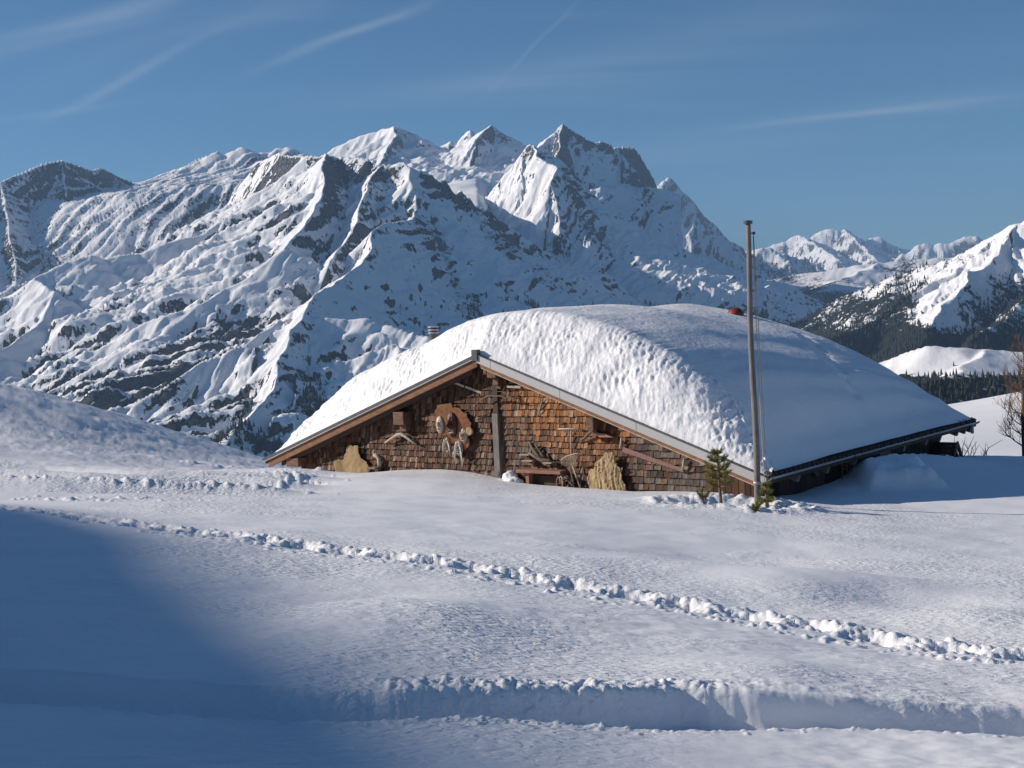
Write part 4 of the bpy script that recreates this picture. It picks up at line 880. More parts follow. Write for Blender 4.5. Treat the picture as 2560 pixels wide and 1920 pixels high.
M_IRON = flat_mat('rusty_iron', (0.16, 0.085, 0.07), 0.6, 0.3, 0.4, 16)
M_SAW = flat_mat('rusty_saw_blade', (0.27, 0.15, 0.13), 0.55, 0.3, 0.3, 10)
M_BONE = flat_mat('weathered_grey_wood', (0.50, 0.43, 0.36), 0.7, 0, 0.5, 18)
M_BRANCH = flat_mat('branch_bark', (0.20, 0.14, 0.11), 0.85, 0, 0.5, 22)

h1 = pp_([(780+x/4.81, 960+y/4.81) for x, y in [(415, 765), (440, 735), (470, 728), (500, 745), (540, 735), (570, 745), (575, 830), (600, 890), (640, 915), (665, 935), (690, 985), (705, 1030), (690, 1060), (700, 1100), (712, 1300), (300, 1330), (310, 1120), (300, 1060), (283, 1000), (283, 935), (305, 915), (330, 905), (365, 922), (385, 900), (395, 855), (412, 820)]], WF-.05)
hw(sheet(h1, 0.022, lambda X, Z: WF-0.07-0.03*np.abs(fbm(X*2.2, Z*1.4, 3, 9))-0.02*np.cos(X*6), 0.012), 'hide', M_HIDE1, 'smooth tan animal hide hung on the left part of the gable', 'hide', smooth=True)
h2 = pp_([(1380+x/7.54, 1020+y/7.54) for x, y in [(1015, 850), (1040, 825), (1080, 850), (1120, 835), (1155, 825), (1170, 860), (1180, 900), (1190, 960), (1205, 1040), (1250, 1105), (1300, 1130), (1335, 1130), (1320, 1170), (1305, 1200), (1312, 1280), (1330, 1380), (1380, 1450), (1380, 1640), (700, 1640), (690, 1480), (660, 1350), (665, 1290), (690, 1240), (675, 1160), (720, 1150), (780, 1150), (820, 1125), (822, 1060), (840, 1015), (900, 980), (950, 940), (985, 910), (1000, 880)]], WF-.1)
cx2 = sum(p[0] for p in h2)/len(h2)
hw(sheet(h2, 0.016, lambda X, Z: WF-0.06-0.07*np.exp(-((X-cx2)/.35)**2)-0.035*ridged((X-cx2)*(9+1.5*Z*0)+fbm(X*3, Z*2, 2, 3)*.7, Z*1.1, 3, 12)-0.012*fbm(X*22, Z*22, 2, 6), 0.012), 'hide', M_HIDE2, 'crumpled straw-coloured hide standing against the shingles right of the rakes', 'hide', smooth=True)

# carved board with masks
cb_ = [(1060+x/7.9, 980+y/7.9) for x, y in [(265, 260), (340, 245), (400, 240), (455, 225), (540, 220), (555, 250), (580, 310), (620, 300), (690, 310), (720, 330), (760, 390), (860, 430), (850, 470), (880, 520), (900, 560), (940, 610), (925, 680), (945, 740), (935, 800), (900, 860), (870, 900), (900, 940), (905, 1020), (880, 1080), (820, 1150), (780, 1150), (700, 1010), (640, 960), (590, 1050), (560, 1020), (540, 930), (470, 850), (400, 850), (330, 830), (260, 760), (225, 650), (225, 590), (215, 500), (245, 480), (240, 430), (222, 400), (225, 350), (262, 340)]]
M_CARV = wood_mat('carved_orange_wood', (0.12, 0.042, 0.014), (0.30, 0.115, 0.03), (2, 2, 2), 0.35, 5)
hw(sheet(pp_(cb_, WF-.07), 0.014, lambda X, Z: WF-0.09+0*X, 0.035), 'carved_board', M_CARV, 'orange varnished board with scalloped edge that carries the five masks', 'carving')
def mask(px, py, w, h, base, label, jaw=0.0, nose=1.0, mouth=(0.5, 0.14), teeth=False, brow=0.6, seed=0, hair=None, v=WF-.10):
    u0, z0 = HG(px, py, v); W_, H_ = w/3466.35*42, h/3466.35*39
    n = 40; A, B = np.meshgrid(np.linspace(-1, 1, n), np.linspace(-1, 1, n)); rr = np.sqrt(A**2+B**2); s = np.maximum(np.abs(A), np.abs(B)); k = np.where(rr > 0, s/np.maximum(rr, 1e-6), 1); a, b = A*k, B*k
    ge = lambda x, y, sx, sy: np.exp(-((a-x)/sx)**2-((b-y)/sy)**2)
    D = 0.42*np.sqrt(np.clip(1.0-(a*a+b*b), 0, 1)) + nose*(0.36*ge(0, -0.05, .16, .20)+0.20*ge(0, .2, .10, .3)) + brow*(0.16*ge(-.36, .36, .26, .09)+.16*ge(.36, .36, .26, .09)) - 0.24*(ge(-.36, .16, .17, .11)+ge(.36, .16, .17, .11)) + 0.10*(ge(-.36, .15, .09, .06)+ge(.36, .15, .09, .06))
    mw, mh = mouth; D += 0.14*(ge(0, -.36, mw*.8, .06)+ge(0, -.64, mw*.7, .07)) - 0.22*ge(0, -.50, mw*.7, mh*.6)+0.10*(ge(-.5, -.15, .2, .22)+ge(.5, -.15, .2, .22)) + 0.12*jaw*ge(0, -.85, .3, .15)
    D += 0.05*fbm(a*3, b*3, 3, seed+100)*brow
    C = np.array(base)[None, None]*(1+0*a[..., None])
    C = C*(1-0.8*np.clip(1.3*(ge(-.36, .15, .13, .07)+ge(.36, .15, .13, .07)), 0, 1))[..., None]
    mk = np.clip(1.5*ge(0, -.50, mw*.75, mh*.6), 0, 1)[..., None]; C = C*(1-mk)+np.array([0.03, 0.01, 0.01])*mk
    if teeth:
        tk = np.clip(1.4*(ge(0, -.40, mw*.8, .045)+ge(0, -.62, mw*.75, .05)), 0, 1)[..., None]*(0.6+0.4*np.sign(np.sin(a*34)))[..., None].clip(0, 1); C = C*(1-tk)+np.array([0.75, 0.66, 0.5])*tk
    ir = np.clip(ge(-.36, .15, .05, .035)+ge(.36, .15, .05, .035), 0, 1)[..., None]; C = C*(1-ir)+np.array([0.7, 0.65, 0.55])*ir
    mb = MB(); mb.v = [(u0+x*W_/2, v-d*W_*0.62, z0+y*H_/2) for x, y, d in zip(a.ravel(), b.ravel(), D.ravel())]
    N_ = n*n; mb.v += [(u0+x*W_/2*.9, v+0.03, z0+y*H_/2*.9) for x, y in zip(a.ravel(), b.ravel())]
    for j in range(n-1):
        for i in range(n-1):
            q = (j*n+i, j*n+i+1, (j+1)*n+i+1, (j+1)*n+i); mb.f.append(q); mb.f.append(tuple(x+N_ for x in q[::-1]))
    ring = [i for i in range(n)]+[j*n+n-1 for j in range(1, n)]+[(n-1)*n+i for i in range(n-2, -1, -1)]+[j*n for j in range(n-2, 0, -1)]
    for i in range(len(ring)): p, q = ring[i], ring[(i+1) % len(ring)]; mb.f.append((p, p+N_, q+N_, q))
    cols = np.concatenate([C.reshape(-1, 3), C.reshape(-1, 3)*.6])
    o = mesh_obj('carved_mask', mb.v, mb.f, M_TINT, None, True); paint(o, None, cols); o.data.transform(Matrix.Translation((0, 0, -Z0))); to_world(o, label, 'mask')
    if hair:
        rs_ = np.random.RandomState(seed+5); hb_ = MB()
        for i in range(60):
            t = (0.42+0.6*rs_.rand())*(-1 if i % 2 else 1); x = u0+t*W_*0.52; top_ = z0+H_*0.5*math.sqrt(max(0, 1-t*t*.8)); L_ = hair*(0.3+1.0*abs(t)**1.5)*(0.8+.4*rs_.rand())
            x2 = x+0.02*rs_.randn(); hb_.tube([(x*.6+u0*.4, v-.06, top_+.01), (x, v-.075, top_-L_*.35), (x2, v-.06, top_-L_)], [.0045, .0045, .002], 4)
        h_ = hb_.build('hair', M_HAIR, None, True); h_.data.transform(Matrix.Translation((0, 0, -Z0)))
        # into the mask's own frame
        wv = LW(0, 0, 0); h_.data.transform(Matrix.Translation((0, 0, Z0))); Mw = Matrix.Translation(Vector(HM.tolist())) @ Matrix.Rotation(-YAW, 4, 'Z'); Mo = Matrix.Translation(o.location) @ Matrix.Rotation(-YAW, 4, 'Z')
        h_.data.transform(Mo.inverted() @ Mw); h_.parent = o
    return o
M_HAIR = flat_mat('white_hair', (0.72, 0.68, 0.62), 0.9, 0, 0.3, 30)
mask(1100, 1062, 19, 38, (0.55, 0.47, 0.36), 'pale smiling wooden mask, leftmost of the masks on the carved board', nose=.8, mouth=(.6, .1), seed=1, brow=.5)
mask(1130, 1062, 26, 54, (0.10, 0.03, 0.03), 'large dark red-brown mask with a big nose and bared teeth', nose=1.6, mouth=(.55, .2), teeth=True, brow=1.2, jaw=1, seed=2, v=WF-.11)
mask(1159, 1089, 20, 31, (0.50, 0.40, 0.28), 'grotesque wrinkled pale mask at the right of the carved board', nose=1.1, mouth=(.5, .2), teeth=True, brow=1.6, seed=3)
mask(1119, 1114, 17, 36, (0.36, 0.24, 0.17), 'small brown mask with a short arch of white hair, lower left of the masks', mouth=(.4, .15), teeth=True, brow=1.2, seed=4, hair=0.22)
mask(1148, 1121, 19, 34, (0.42, 0.36, 0.31), 'small grey mask with long white strands hanging below it, lowest of the masks', mouth=(.5, .15), teeth=True, brow=1.2, seed=5, hair=0.40)
b = MB(); q = G3(1174, 1078, WF-.1); b.tube([(q[0], q[1]+.02, q[2]), (q[0], q[1]-.02, q[2]), (q[0], q[1]-.03, q[2])], [.10, .10, .08], 20)
hw(b, 'carved_disc', M_HIDE2, 'round golden wooden disc beside the grotesque mask', 'carving', smooth=False)

def tubes(name, lines, mat, label, cat, v=None, n=7, smooth=True, group=None):
    b = MB()
    for pts, rad in lines: b.tube([G3(x, y, (v if len(p_) == 0 else p_[0])) for x, y, *p_ in pts], rad, n)
    return hw(b, name, mat, label, cat, group, smooth)
# branch hung across the post, with thin twigs
tubes('branch', [([(1184, 1018), (1193, 1007), (1201, 1001), (1209, 995), (1222, 990), (1237, 990), (1251, 990), (1262, 994), (1272, 993), (1283, 998), (1299, 997)], [.008, .012, .014, .016, .017, .019, .018, .016, .015, .011, .005]),
    ([(1266, 994), (1260, 984), (1256, 979), (1243, 979)], [.012, .010, .008, .004]), ([(1256, 980), (1260, 972), (1263, 964)], [.009, .007, .004]), ([(1256, 979), (1266, 986), (1276, 992), (1288, 996)], [.010, .010, .008, .004]),
    ([(1190, 1010), (1182, 1020), (1184, 1028), (1178, 1030)], [.006, .005, .004, .003]), ([(1183, 1019), (1168, 1028), (1155, 1034), (1140, 1039)], [.007, .007, .005, .004]), ([(1256, 990), (1262, 998), (1269, 1002)], [.008, .006, .003])],
    M_BRANCH, 'bare crooked branch fixed across the top of the grey post', 'branch', v=0.16)
tubes('twig', [([(1357, 992), (1354, 1005), (1350, 1020), (1344, 1037), (1342, 1041)], [.007, .012, .013, .010, .005])], M_BONE, 'short grey stick leaning on the shingles under the right roof edge', 'stick', v=.30)
tubes('carved_yoke', [([(963, 1107), (970, 1102), (982, 1094), (993, 1087), (1002, 1085), (1012, 1090), (1026, 1101), (1040, 1109)], [.022, .03, .034, .042, .045, .040, .033, .02])], M_BONE, 'pale curved wooden yoke below the left purlin end', 'yoke', v=.24, n=10)
# little shelf with a crooked root
b = MB(); u, v, z = G3(944, 1168, .30); b.box((u, WF-.13, z), (.24, .26, .045)); b.box((u+.04, WF-.06, z-.10), (.10, .12, .16)); hw(b, 'shelf', M_GREYW, 'small grey shelf on the gable right of the tan hide', 'shelf', bevel=.004)
tubes('root', [([(949, 1165), (948, 1155), (947, 1147), (943, 1141), (937, 1138), (934, 1139)], [.05, .052, .05, .05, .055, .035])], M_PALE, 'crooked pale root with a knob standing on the small shelf', 'root', v=.26, n=10)
# driftwood on its shelf
tubes('driftwood', [([(1322, 1104, .3), (1330, 1118, .27), (1340, 1132, .24), (1350, 1146, .22), (1356, 1150, .22)], [.02, .035, .045, .05, .03]), ([(1336, 1110, .25), (1344, 1120, .25), (1352, 1132, .25), (1362, 1142, .24)], [.012, .02, .025, .03]), ([(1322, 1132, .2), (1338, 1142, .18), (1352, 1150, .18), (1372, 1152, .2), (1382, 1153, .22)], [.03, .04, .05, .045, .02]), ([(1345, 1128, .3), (1353, 1120, .33), (1362, 1112, .34)], [.02, .015, .006])], M_BRANCH, 'gnarled brown driftwood root on the narrow shelf above the bench', 'driftwood', n=8)
b = MB()
for (x0, x1, y) in ((1302, 1326, 1136), (1308, 1334, 1151), (1362, 1383, 1156)):
    a = G3(x0, y, .24); c = G3(x1, y+1, .24); b.box(((a[0]+c[0])/2, .28, (a[2]+c[2])/2), (abs(c[0]-a[0]), .24, .022))
hw(b, 'narrow_shelf', M_PALE, 'narrow pale shelf boards under the driftwood', 'shelf')
# bench
a = G3(1288, 1178, .02); c = G3(1398, 1183, .02); ub, zb = (a[0]+c[0])/2, (a[2]+c[2])/2; Lb = c[0]-a[0]
bench = empty('bench', LW(ub, .22, zb-.5), 'rust-red wooden bench against the gable right of the grey post', 'bench', rotz=-YAW)
def loc_box(par, name, mat, c, s, bev=.005):
    b = MB(); b.box(c, s); o = b.build(name, mat, par, False, bev); return o
M_BENCH = wood_mat('bench_wood', (0.20, 0.08, 0.05), (0.42, 0.22, 0.15), (1.5, 9, 9))
loc_box(bench, 'seat', M_BENCH, (0, 0, .5), (Lb, .34, .075)); loc_box(bench, 'leg', M_BENCH, (-Lb*.30, .02, .16), (.09, .2, .62)); loc_box(bench, 'leg', M_BENCH, (Lb*.42, .02, .16), (.09, .2, .62))

# rakes
def hay_rake():
    u, v, z = G3(1427, 1073, .30); r = empty('hay_rake', LW(u, v, -4.2), 'long wooden hay rake standing head up against the orange shingles', 'rake', rotz=-YAW); H_ = z+4.2; L_ = 0.66
    b = MB(); b.tube([(-L_/2, 0, H_+.0), (0, -.01, H_+.012), (L_/2, 0, H_-.0)], .014, 8); b.build('head', M_PALE, r, True)
    b = MB(); b.tube([(0, 0, H_), (.005, -.04, H_-.7), (0, -.10, 0)], .013, 8); b.build('handle', M_BONE, r, True)
    tm = None
    for k in range(13):
        x = -L_/2+.03+(L_-.06)*k/12
        if tm is None: b = MB(); b.tube([(0, 0, 0), (-.004, -.03, -.05), (-.012, -.035, -.085)], [.006, .005, .003], 5); o = b.build('tine', M_PALE, r, True); tm = o.data
        else: o = bpy.data.objects.new('tine', tm); COL.objects.link(o); o.parent = r
        o.location = (x, 0, H_)
hay_rake()
def fan_rake():
    u, v, z = G3(1423, 1162, .10); r = empty('leaf_rake', LW(u, v, -4.3), 'old fan-shaped rake with curved pale head in front of the hay rake', 'rake', rotz=-YAW); zz = z+4.3
    P_ = [(1402, 1150), (1410, 1144), (1420, 1139), (1432, 1136), (1441, 1134), (1450, 1133)]; Q = [G3(x, y, .06) for x, y in P_]; Q = [(q[0]-u, q[1]-v, q[2]+4.3) for q in Q]
    b = MB(); b.tube(Q, [.008, .013, .014, .014, .013, .008], 8); b.build('head', M_PALE, r, True)
    for k in range(15):
        t = k/14*(len(Q)-1); i = min(int(t), len(Q)-2); f_ = t-i; p = tuple(Q[i][j]+f_*(Q[i+1][j]-Q[i][j]) for j in range(3))
        b = MB(); b.tube([p, (p[0]*.8+.005, p[1]-.03, p[2]-.11), ((p[0])*.25+.01, 0, zz-.04)], [.004, .004, .004], 4); b.build('tine', M_BONE, r, True)
    b = MB(); b.tube([(0, 0, zz), (.08, .0, zz-.35), (.17, 0, 0.1)], .017, 8); b.build('handle', M_BRANCH, r, True)
fan_rake()
tubes('tool_handle', [([(1412, 1192, .1), (1424, 1205, .08), (1440, 1222, .05)], .022)], M_BRANCH, 'thick grey tool handle lying slanted at the foot of the rakes', 'tool handle')
tubes('tool_handle', [([(1430, 1160, .22), (1441, 1192, .18), (1452, 1224, .12)], .018)], M_BONE, 'thin grey pole leaning behind the fan-shaped rake', 'tool handle')
# old wheel with pale cord
wq = G3(1408, 1205, .12); b = MB(); R_ = .17
b.tube([(wq[0]+math.cos(a)*R_, wq[1]+.03*math.sin(a), wq[2]+math.sin(a)*R_) for a in np.linspace(0, 2*math.pi, 25)], .026, 8, False)
whl = empty('old_wheel', LW(wq[0], wq[1], wq[2]-R_), 'rusty old iron-bound wheel at the end of the bench', 'wheel', rotz=-YAW)
def reparent(o, r, base):   # mesh given in (u, v, world z)
    o.data.transform(Matrix.Translation((-base[0], -base[1], -base[2]))); o.parent = r; return o
bs = (wq[0], wq[1], wq[2]-R_)
reparent(b.build('rim', M_IRON, None, True), whl, bs)
b = MB(); b.tube([(wq[0], wq[1]-.05, wq[2]), (wq[0], wq[1]+.05, wq[2])], .045, 12); reparent(b.build('hub', M_IRON, None, False), whl, bs)
for k in range(6):
    a = k*math.pi/3+.3; b = MB(); b.tube([(wq[0], wq[1], wq[2]), (wq[0]+math.cos(a)*R_, wq[1], wq[2]+math.sin(a)*R_)], .013, 6); reparent(b.build('spoke', M_BEAM, None, True), whl, bs)
tubes('cord', [([(1400, 1204, .0), (1399, 1196, .0), (1401, 1191, .0), (1406, 1194, .0), (1411, 1199, .0)], .012), ([(1404, 1192, 0), (1406, 1202, 0), (1406, 1212, 0), (1406, 1222, 0)], .011)], M_PALE, 'pale cord looped over the old wheel', 'cord')
# carved bow and wedge under the right roof edge
tubes('curved_wood', [([(1450, 1102), (1456, 1099), (1464, 1093), (1472, 1084), (1479, 1079), (1487, 1079)], [.022, .03, .034, .036, .036, .03])], M_BRANCH, 'curved brown piece of wood hung below the right purlin end', 'carving', v=.26, n=10)
a = [G3(*p) for p in ((1490, 1078, .26), (1500, 1082, .26), (1517, 1084, .26), (1537, 1093, .26), (1503, 1092, .26), (1492, 1084, .26))]
b = MB(); b.prism([(p[0], p[2]) for p in a], .18, .32); hw(b, 'wooden_wedge', M_BENCH, 'flat pointed piece of wood right of the curved one', 'carving')
# two-man saw
a = G3(1555, 1116, .28); c = G3(1708, 1172, .28); saw = empty('two_man_saw', LW(a[0], a[1], c[2]-.2), 'long rusty two-man saw hung slanting under the right roof edge', 'saw', rotz=-YAW)
n = 60; up = []; lo = []
for i in range(n+1):
    t = i/n; x = a[0]+(c[0]-a[0])*t; zt = a[2]+(c[2]-a[2])*t+0.0; wd = 0.115-0.045*t; up.append((x, zt)); lo.append((x, zt-wd-(0.018 if i % 2 else 0)))
b = MB(); b.prism(up+lo[::-1], .277, .283); bs = (a[0], a[1], c[2]-.2)
# split the long outline into strips so it fills cleanly
b = MB()
for i in range(n): b.prism([up[i], up[i+1], lo[i+1], lo[i]], .277, .283)
reparent(b.build('blade', M_SAW, None), saw, bs)
for (x0, y0, x1, y1) in ((1554, 1094, 1550, 1121), (1710, 1147, 1706, 1176)):
    p = G3(x0, y0, .27); q = G3(x1, y1, .27); b = MB(); b.tube([p, q], [.022, .024], 9); reparent(b.build('handle', M_PALE, None, True), saw, bs)
# things under the long eave
b = MB(); 
def side_pt(px, py, u=UR+.14): v, z = HS(px, py, u); return (u, v, z)
sl_ = MB()
for x in (2105, 2117): sl_.tube([side_pt(x, 1152), side_pt(x+1, 1200 if x < 2110 else 1183)], .018, 6)
for y in (1154, 1163, 1172): sl_.tube([side_pt(2104, y), side_pt(2118, y+1)], .015, 6)
hw(sl_, 'sledge', M_BENCH, 'old wooden sledge hung upright on the dark side wall', 'sledge')
b = MB(); cc = side_pt(2042, 1174); b.tube([(cc[0]-.02, cc[1], cc[2]), (cc[0]+.02, cc[1], cc[2])], [.16, .15], 20); hw(b, 'round_lid', M_IRON, 'round rusty lid hung on the side wall below the eave', 'lid')
b = MB(); cc = side_pt(2131, 1168); b.tube([(cc[0], cc[1]+.10*math.cos(t), cc[2]+.22*math.sin(t)) for t in np.linspace(0, 2*math.pi, 20)], .012, 6, False); hw(b, 'snowshoe', M_GREYW, 'grey oval snowshoe frame hung beside the sledge', 'snowshoe', smooth=True)
b = MB(); p, q = side_pt(2195, 1130), side_pt(2228, 1165); b.box((UR+.12, (p[1]+q[1])/2, (p[2]+q[2])/2), (.03, q[1]-p[1], .5)); hw(b, 'shutter', M_BENCH, 'closed reddish shutter in the middle of the side wall', 'shutter')

# lean-to with a small pitched roof at the far end of the side wall
lv = 10.3; rr0 = HG(2338, 1103, lv); rr1 = HG(2378, 1110, lv); shed = empty('woodshed', LW(rr0[0], lv, -5.2), 'small lean-to shelter with a shingled pitched roof behind the side wall', 'shed', rotz=-YAW)
zr_ = rr0[1]; L1 = rr1[0]+.1-7.0
for sgn in (-1, 1):
    for k in range(4):
        d0, d1 = .02+k*.16, .19+k*.16
        for j in range(9):
            x0 = 7.05+j*L1/9; b = MB(); th_ = .02
            b.v = [(x, lv+sgn*d*.75, zr_-d*.95+.012*(e)) for x in (x0+.006, x0+L1/9-.006) for d, e in ((d0, 0), (d1, 2.5)) for e2 in (0,)]
            b.v += [(x, y, z-th_) for x, y, z in b.v]; b.f = [(0, 1, 3, 2), (4, 6, 7, 5), (0, 4, 5, 1), (2, 3, 7, 6), (0, 2, 6, 4), (1, 5, 7, 3)]
            reparent(b.build('shingle', M_DARKW, None), shed, (rr0[0], lv, -5.2))
for sgn in (-1, 1):
    b = MB(); b.tube([(7.05+L1+.02, lv, zr_), (7.05+L1+.02, lv+sgn*.52, zr_-.66)], .03, 4); reparent(b.build('rafter', M_GREYW, None), shed, (rr0[0], lv, -5.2))
b = MB(); b.prism([(-.45, -1.8), (.45, -1.8), (.45, -.6), (0, -.05), (-.45, -.6)], 0, .03); o = b.build('end_wall', M_DARKW, None); o.data.transform(Matrix.Rotation(math.pi/2, 4, 'Z')); o.data.transform(Matrix.Translation((7.0+L1-.06, lv, zr_))); reparent(o, shed, (rr0[0], lv, -5.2))

# ------------------------------------------------------------------ flagpole
pb = hit(1893, 1250); PY_ = 27.3; base = G(1894, 1252, PY_); topp = G(1870, 556, PY_-.1)
zg = float(base_z(base[0], base[1])); pole = empty('flagpole', (base[0], base[1], min(zg, base[2])), 'tall weathered wooden flagpole with two ropes at the right front corner of the hut', 'flagpole')
def wm(mb, name, mat, par, smooth=True):
    o = mb.build(name, mat, None, smooth); o.data.transform(Matrix.Translation(-par.location)); o.parent = par; return o
def lerp(a, b, t): return np.array(a)*(1-t)+np.array(b)*t
pts = []; rad = []
for i in range(30):
    t = i/29; p = lerp(base, topp, t); p = p+np.array([0.035*math.sin(t*6+1)*t*(1-t)*3, 0, 0]); pts.append(p); rad.append(.066-.017*t+.002*math.sin(i*2.1))
pts[0] = pts[0]-np.array([0, 0, .5])
M_POLE = wood_mat('pole_wood', (0.13, 0.115, 0.105), (0.27, 0.24, 0.225), (12, 12, 0.5))
b = MB(); b.tube(pts, rad, 16); wm(b, 'pole', M_POLE, pole)
b = MB(); b.tube([topp-np.array([0, 0, .03]), topp+np.array([0, 0, .03]), topp+np.array([0, 0, .04])], [.085, .09, .03], 18); wm(b, 'cap', M_DMETAL, pole, False)
b = MB(); q = G(1882, 583, PY_-.1); b.tube([q-cR*.12, q+cR*.03], .012, 8); b.tube([q+cR*.02-cF*.02, q+cR*.02+cF*.02], .03, 12); wm(b, 'pulley', M_DMETAL, pole)
for y in (1207, ):
    q = G(1893, y, PY_); b = MB(); b.tube([q-np.array([0, 0, .03]), q+np.array([0, 0, .03])], .079, 20, True); wm(b, 'band', M_GUT, pole)
for (x0, y0, xm, ym, x1, y1) in ((1884, 586, 1903, 940, 1921, 1258), (1883, 590, 1897, 940, 1915, 1262)):
    A_, Bm, C_ = G(x0, y0, PY_-.1), G(xm, ym, PY_-.1), G(x1, y1, PY_-.2); P_ = []
    for i in range(13):
        t = i/12; P_.append((1-t)**2*A_+2*t*(1-t)*(2*Bm-.5*A_-.5*C_)+t*t*C_)
    b = MB(); b.tube(P_, .0075, 5); wm(b, 'rope', M_PALE, pole)

# ------------------------------------------------------------------ young pines
M_NEED = tint_mat('pine_needles', (6, 6, 6), 3, 0.6, (0.7, 1.2)); M_PBARK = flat_mat('pine_bark', (0.22, 0.13, 0.085), 0.85, 0, 0.5, 20)
def needles(mb, cols, p, d, L, n, rs_, spread=0.9):
    d = np.array(d)/np.linalg.norm(d)
    for i in range(n):
        t = rs_.rand(); q = np.array(p)+d*L*t; r = rs_.randn(3); r -= d*(r@d)*0.9; r /= np.linalg.norm(r)+1e-6
        e = d*(0.55+0.5*t)+r*spread*(1.1-.4*t); e /= np.linalg.norm(e); ln = (0.06+.035*rs_.rand()); s_ = np.cross(e, rs_.randn(3)); s_ /= np.linalg.norm(s_)+1e-6; s_ *= .0045
        b0 = len(mb.v); mb.v += [tuple(q-s_), tuple(q+s_), tuple(q+e*ln)]; mb.f.append((b0, b0+1, b0+2))
        c = np.array([(0.30, 0.27, 0.06), (0.18, 0.21, 0.06), (0.40, 0.28, 0.09), (0.08, 0.12, 0.045)][rs_.choice(4, p=[.35, .35, .12, .18])])*(0.8+.5*rs_.rand()); cols += [c]*3
def pine(px, py, Y, H_, label, seed, whorls=5, wide=.42, dead=None, lean=0.0):
    rs_ = np.random.RandomState(seed); B_ = G(px, py, Y); r = empty('young_pine', B_, label, 'young pine')
    mt = MB(); mt.tube([(0, 0, -.3), (lean*.1, 0, 0), (lean*.5, 0, H_*.5), (lean, 0, H_*.93)], [.035, .032, .022, .01], 8)
    nb = MB(); cols = []
    for w_ in range(whorls):
        h = H_*(0.24+0.66*w_/max(1, whorls-1)); k = 5 if w_ < whorls-1 else 3; ln = wide*H_*(1-0.62*w_/max(1, whorls-1))*(.8+.3*rs_.rand())
        for j in range(k):
            a = 2*math.pi*(j+.5*rs_.rand())/k+w_; up_ = .35+.5*w_/whorls; d1 = np.array([math.cos(a), math.sin(a), up_*.4]); d2 = np.array([math.cos(a)*.8, math.sin(a)*.8, up_+.5]); p0 = np.array([lean*h/H_, 0, h]); p1 = p0+d1*ln*.55; p2 = p1+d2*ln*.5
            mt.tube([p0, p1, p2], [.013, .010, .006], 5, False)
            needles(nb, cols, p1-(p1-p0)*.2, p2-p1+.3*(p1-p0), np.linalg.norm(p2-p1)*1.15, 60, rs_)
            for s_ in range(3):
                q0 = p0+(p1-p0)*(.55+.45*rs_.rand()); dd = np.array([math.cos(a+rs_.choice([-1, 1])*.9), math.sin(a+.8), .7])*ln*.4; mt.tube([q0, q0+dd], [.007, .005], 4, False); needles(nb, cols, q0+dd*.3, dd, np.linalg.norm(dd)*.8, 34, rs_)
    needles(nb, cols, np.array([lean, 0, H_*.78]), (0, 0, 1), H_*.2, 120, rs_, .7)
    mt.build('trunk', M_PBARK, r, True); o = mesh_obj('crown', nb.v, nb.f, M_NEED, r); paint(o, None, np.array(cols))
pine(1802, 1246, 26.2, 0.93, 'small young pine standing in the snow left of the flagpole', 21, 5, .40, lean=-.04)
pine(1916, 1270, 27.0, 0.48, 'small bushy pine right behind the foot of the flagpole', 22, 3, .36, lean=.02)
def tuft(px, py, Y, s_, label, seed):
    rs_ = np.random.RandomState(seed); B_ = G(px, py, Y); r = empty('pine_tip', B_, label, 'young pine'); nb = MB(); cols = []; mt = MB()
    for k in range(5):
        a = rs_.rand()*6.28; d = np.array([math.cos(a)*.8, math.sin(a)*.8, .7+rs_.rand()*.5])*s_; mt.tube([(0, 0, -.1), d*.5, d], [.009, .007, .004], 5, False); needles(nb, cols, d*.2, d, np.linalg.norm(d)*.9, 150, rs_, .8)
    mt.build('twig', M_PBARK, r, True); o = mesh_obj('foliage', nb.v, nb.f, M_NEED, r); paint(o, None, np.array(cols))
tuft(1760, 1250, 25.8, .13, 'pine tip poking from the snow left of the young pine', 31); tuft(1883, 1283, 25.0, .15, 'pine tip poking from the snow in front of the flagpole', 32)

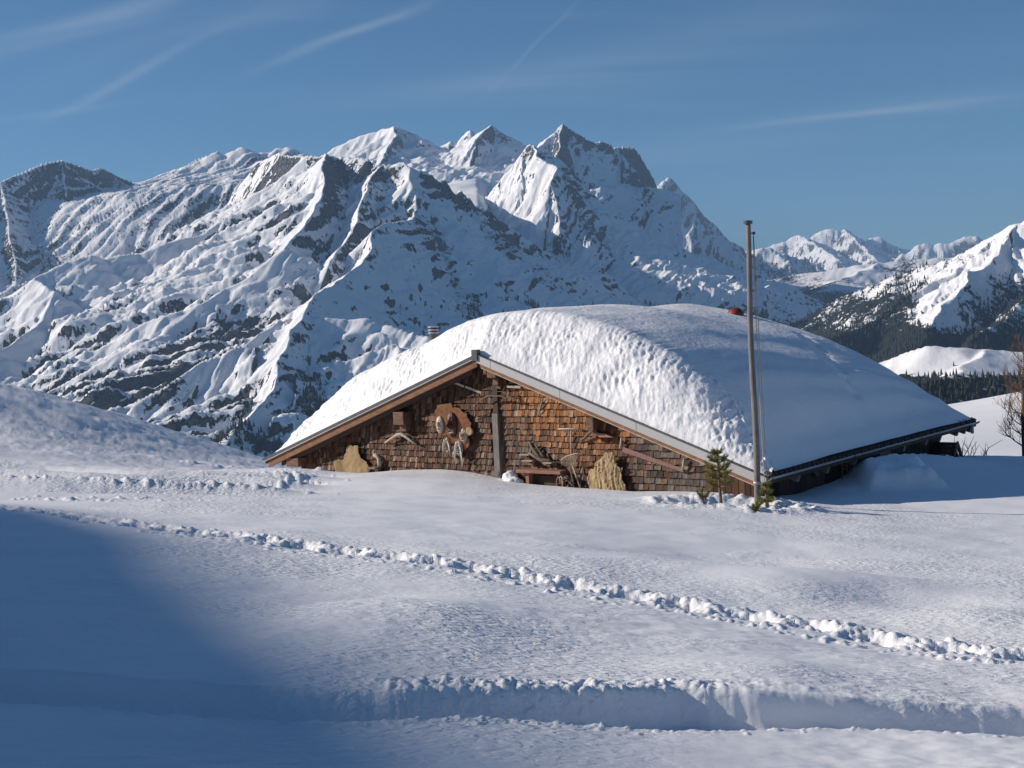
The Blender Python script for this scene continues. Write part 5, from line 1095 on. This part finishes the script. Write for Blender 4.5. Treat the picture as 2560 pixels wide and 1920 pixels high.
# ------------------------------------------------------------------ bare larch and bushes at the right
M_TWIG = flat_mat('larch_bark', (0.10, 0.065, 0.05), 0.9, 0, 0.4, 10); M_TWIG2 = flat_mat('young_larch_twig', (0.26, 0.16, 0.09), 0.9, 0, 0.3, 10)
def bare_tree(px, py, Y, H_, label, seed):
    rs_ = np.random.RandomState(seed); B_ = G(px, py, Y); r = empty('bare_larch', B_, label, 'tree'); mt = MB(); mb_ = MB(); mf = MB()
    mt.tube([(0, 0, -1), (0, 0, 0), (-.03, 0, H_*.35), (.04, 0, H_*.7), (0, 0, H_)], [.13, .12, .09, .055, .012], 10)
    def grow(p, d, L, rad, lvl):
        n_ = 6; P_ = [np.array(p)]; dd = np.array(d, float)
        for i in range(n_):
            dd = dd+rs_.randn(3)*.10+np.array([0, 0, .16]); dd /= np.linalg.norm(dd); P_.append(P_[-1]+dd*L/n_)
        tgt = mb_ if lvl < 2 else mf
        tgt.tube(P_, [rad*(1-.75*i/n_) for i in range(n_+1)], 5 if lvl == 0 else 3, False)
        if lvl < 3:
            for k in range((8, 5, 2)[lvl]):
                i = 1+int(rs_.rand()*(n_-1)); q = P_[i]; t_ = P_[i+1 if i < n_ else i]-P_[i-1]; t_ /= np.linalg.norm(t_); s_ = np.cross(t_, rs_.randn(3)); s_ /= np.linalg.norm(s_)
                grow(q, t_*.75+s_*.7+np.array([0, 0, .15]), L*(.38+.2*rs_.rand()), rad*.5, lvl+1)
    nb = 26
    for k in range(nb):
        h = H_*(.06+.86*k/nb); a = k*2.4+rs_.rand(); L = H_*.36*(1-(.75*k/nb)**1.3)*(.8+.4*rs_.rand()); grow((0, 0, h), (math.cos(a), math.sin(a), -.05+.5*k/nb), L, .024*(1-.6*k/nb), 0)
    mt.build('trunk', M_TWIG, r, True); mb_.build('branches', M_TWIG, r, True); mf.build('twigs', M_TWIG2, r, True)
bare_tree(2566, 1146, 39.5, 3.5, 'leafless larch with fine upswept branches at the right edge', 41)
def bush(px, py, Y, s_, label, seed):
    rs_ = np.random.RandomState(seed); B_ = G(px, py, Y); mb_ = MB()
    for k in range(9):
        a = rs_.rand()*6.28; d = np.array([math.cos(a)*.6, math.sin(a)*.4, 1.0]); L = s_*(.6+.6*rs_.rand()); p = np.array([rs_.randn()*.25, rs_.randn()*.2, -.05]); q = p+d*L*.5; e = q+(d+rs_.randn(3)*.3)*L*.5
        mb_.tube([p, q, e], [.014, .010, .004], 4, False)
        for j in range(3): f_ = rs_.rand(); o_ = p+(q-p)*f_; mb_.tube([o_, o_+np.array([rs_.randn()*.2, rs_.randn()*.1, .25+.2*rs_.rand()])*s_], [.008, .003], 3, False)
    o = mb_.build('bare_bush', M_TWIG, None, True); o.location = Vector(B_.tolist()); props(o, label, 'bush')
bush(2432, 1143, 38, .55, 'low leafless bush beyond the snow mound right of the hut', 51)

# single spruces standing on the open alp
sx, sy, sz_ = AL['PX'], AL['PY'], AL['H']
def spruce(px, py, label, seed, H_=15):
    k = np.argmin((AL['PX']-px)**2+(AL['PY']-py)**2*1.0); p = (AL['X'].flat[k], AL['Y'].flat[k], AL['H'].flat[k]); rs_ = np.random.RandomState(seed); r = empty('spruce', p, label, 'spruce', 'single spruces on the snowy alp')
    b = MB(); b.tube([(0, 0, -1), (0, 0, H_*.9)], [.4, .08], 6); b.build('trunk', M_TWIG, r, True); b = MB(); n_ = 9
    for k_ in range(n_):
        z_ = H_*(.12+.80*k_/n_); R_ = H_*.21*(1-k_/n_)*(0.9+.2*rs_.rand())+.25; m_ = 11; b0 = len(b.v)
        b.v += [(math.cos(6.283*i/m_)*R_*(1 if i % 2 else .72), math.sin(6.283*i/m_)*R_*(1 if i % 2 else .72), z_-R_*.35) for i in range(m_)]+[(0, 0, z_+H_*.13)]; b.f += [(b0+i, b0+(i+1) % m_, b0+m_) for i in range(m_)]
    b.build('crown', M_FAR, r)
for i, (x, y, l_) in enumerate([(2355, 920, 'dark spruce in the middle of the shaded alp, tallest of them'), (2327, 932, 'small spruce low on the left of the alp'), (2386, 914, 'narrow spruce just right of the tallest one on the alp'), (2449, 930, 'lone spruce on the right of the alp'), (2309, 934, 'leftmost small spruce on the shaded alp'), (2350, 884, 'spruce on the sunlit upper edge of the alp')]):
    spruce(x, y, l_, 60+i, 15 if i == 0 else (13 if i == 3 else 10))
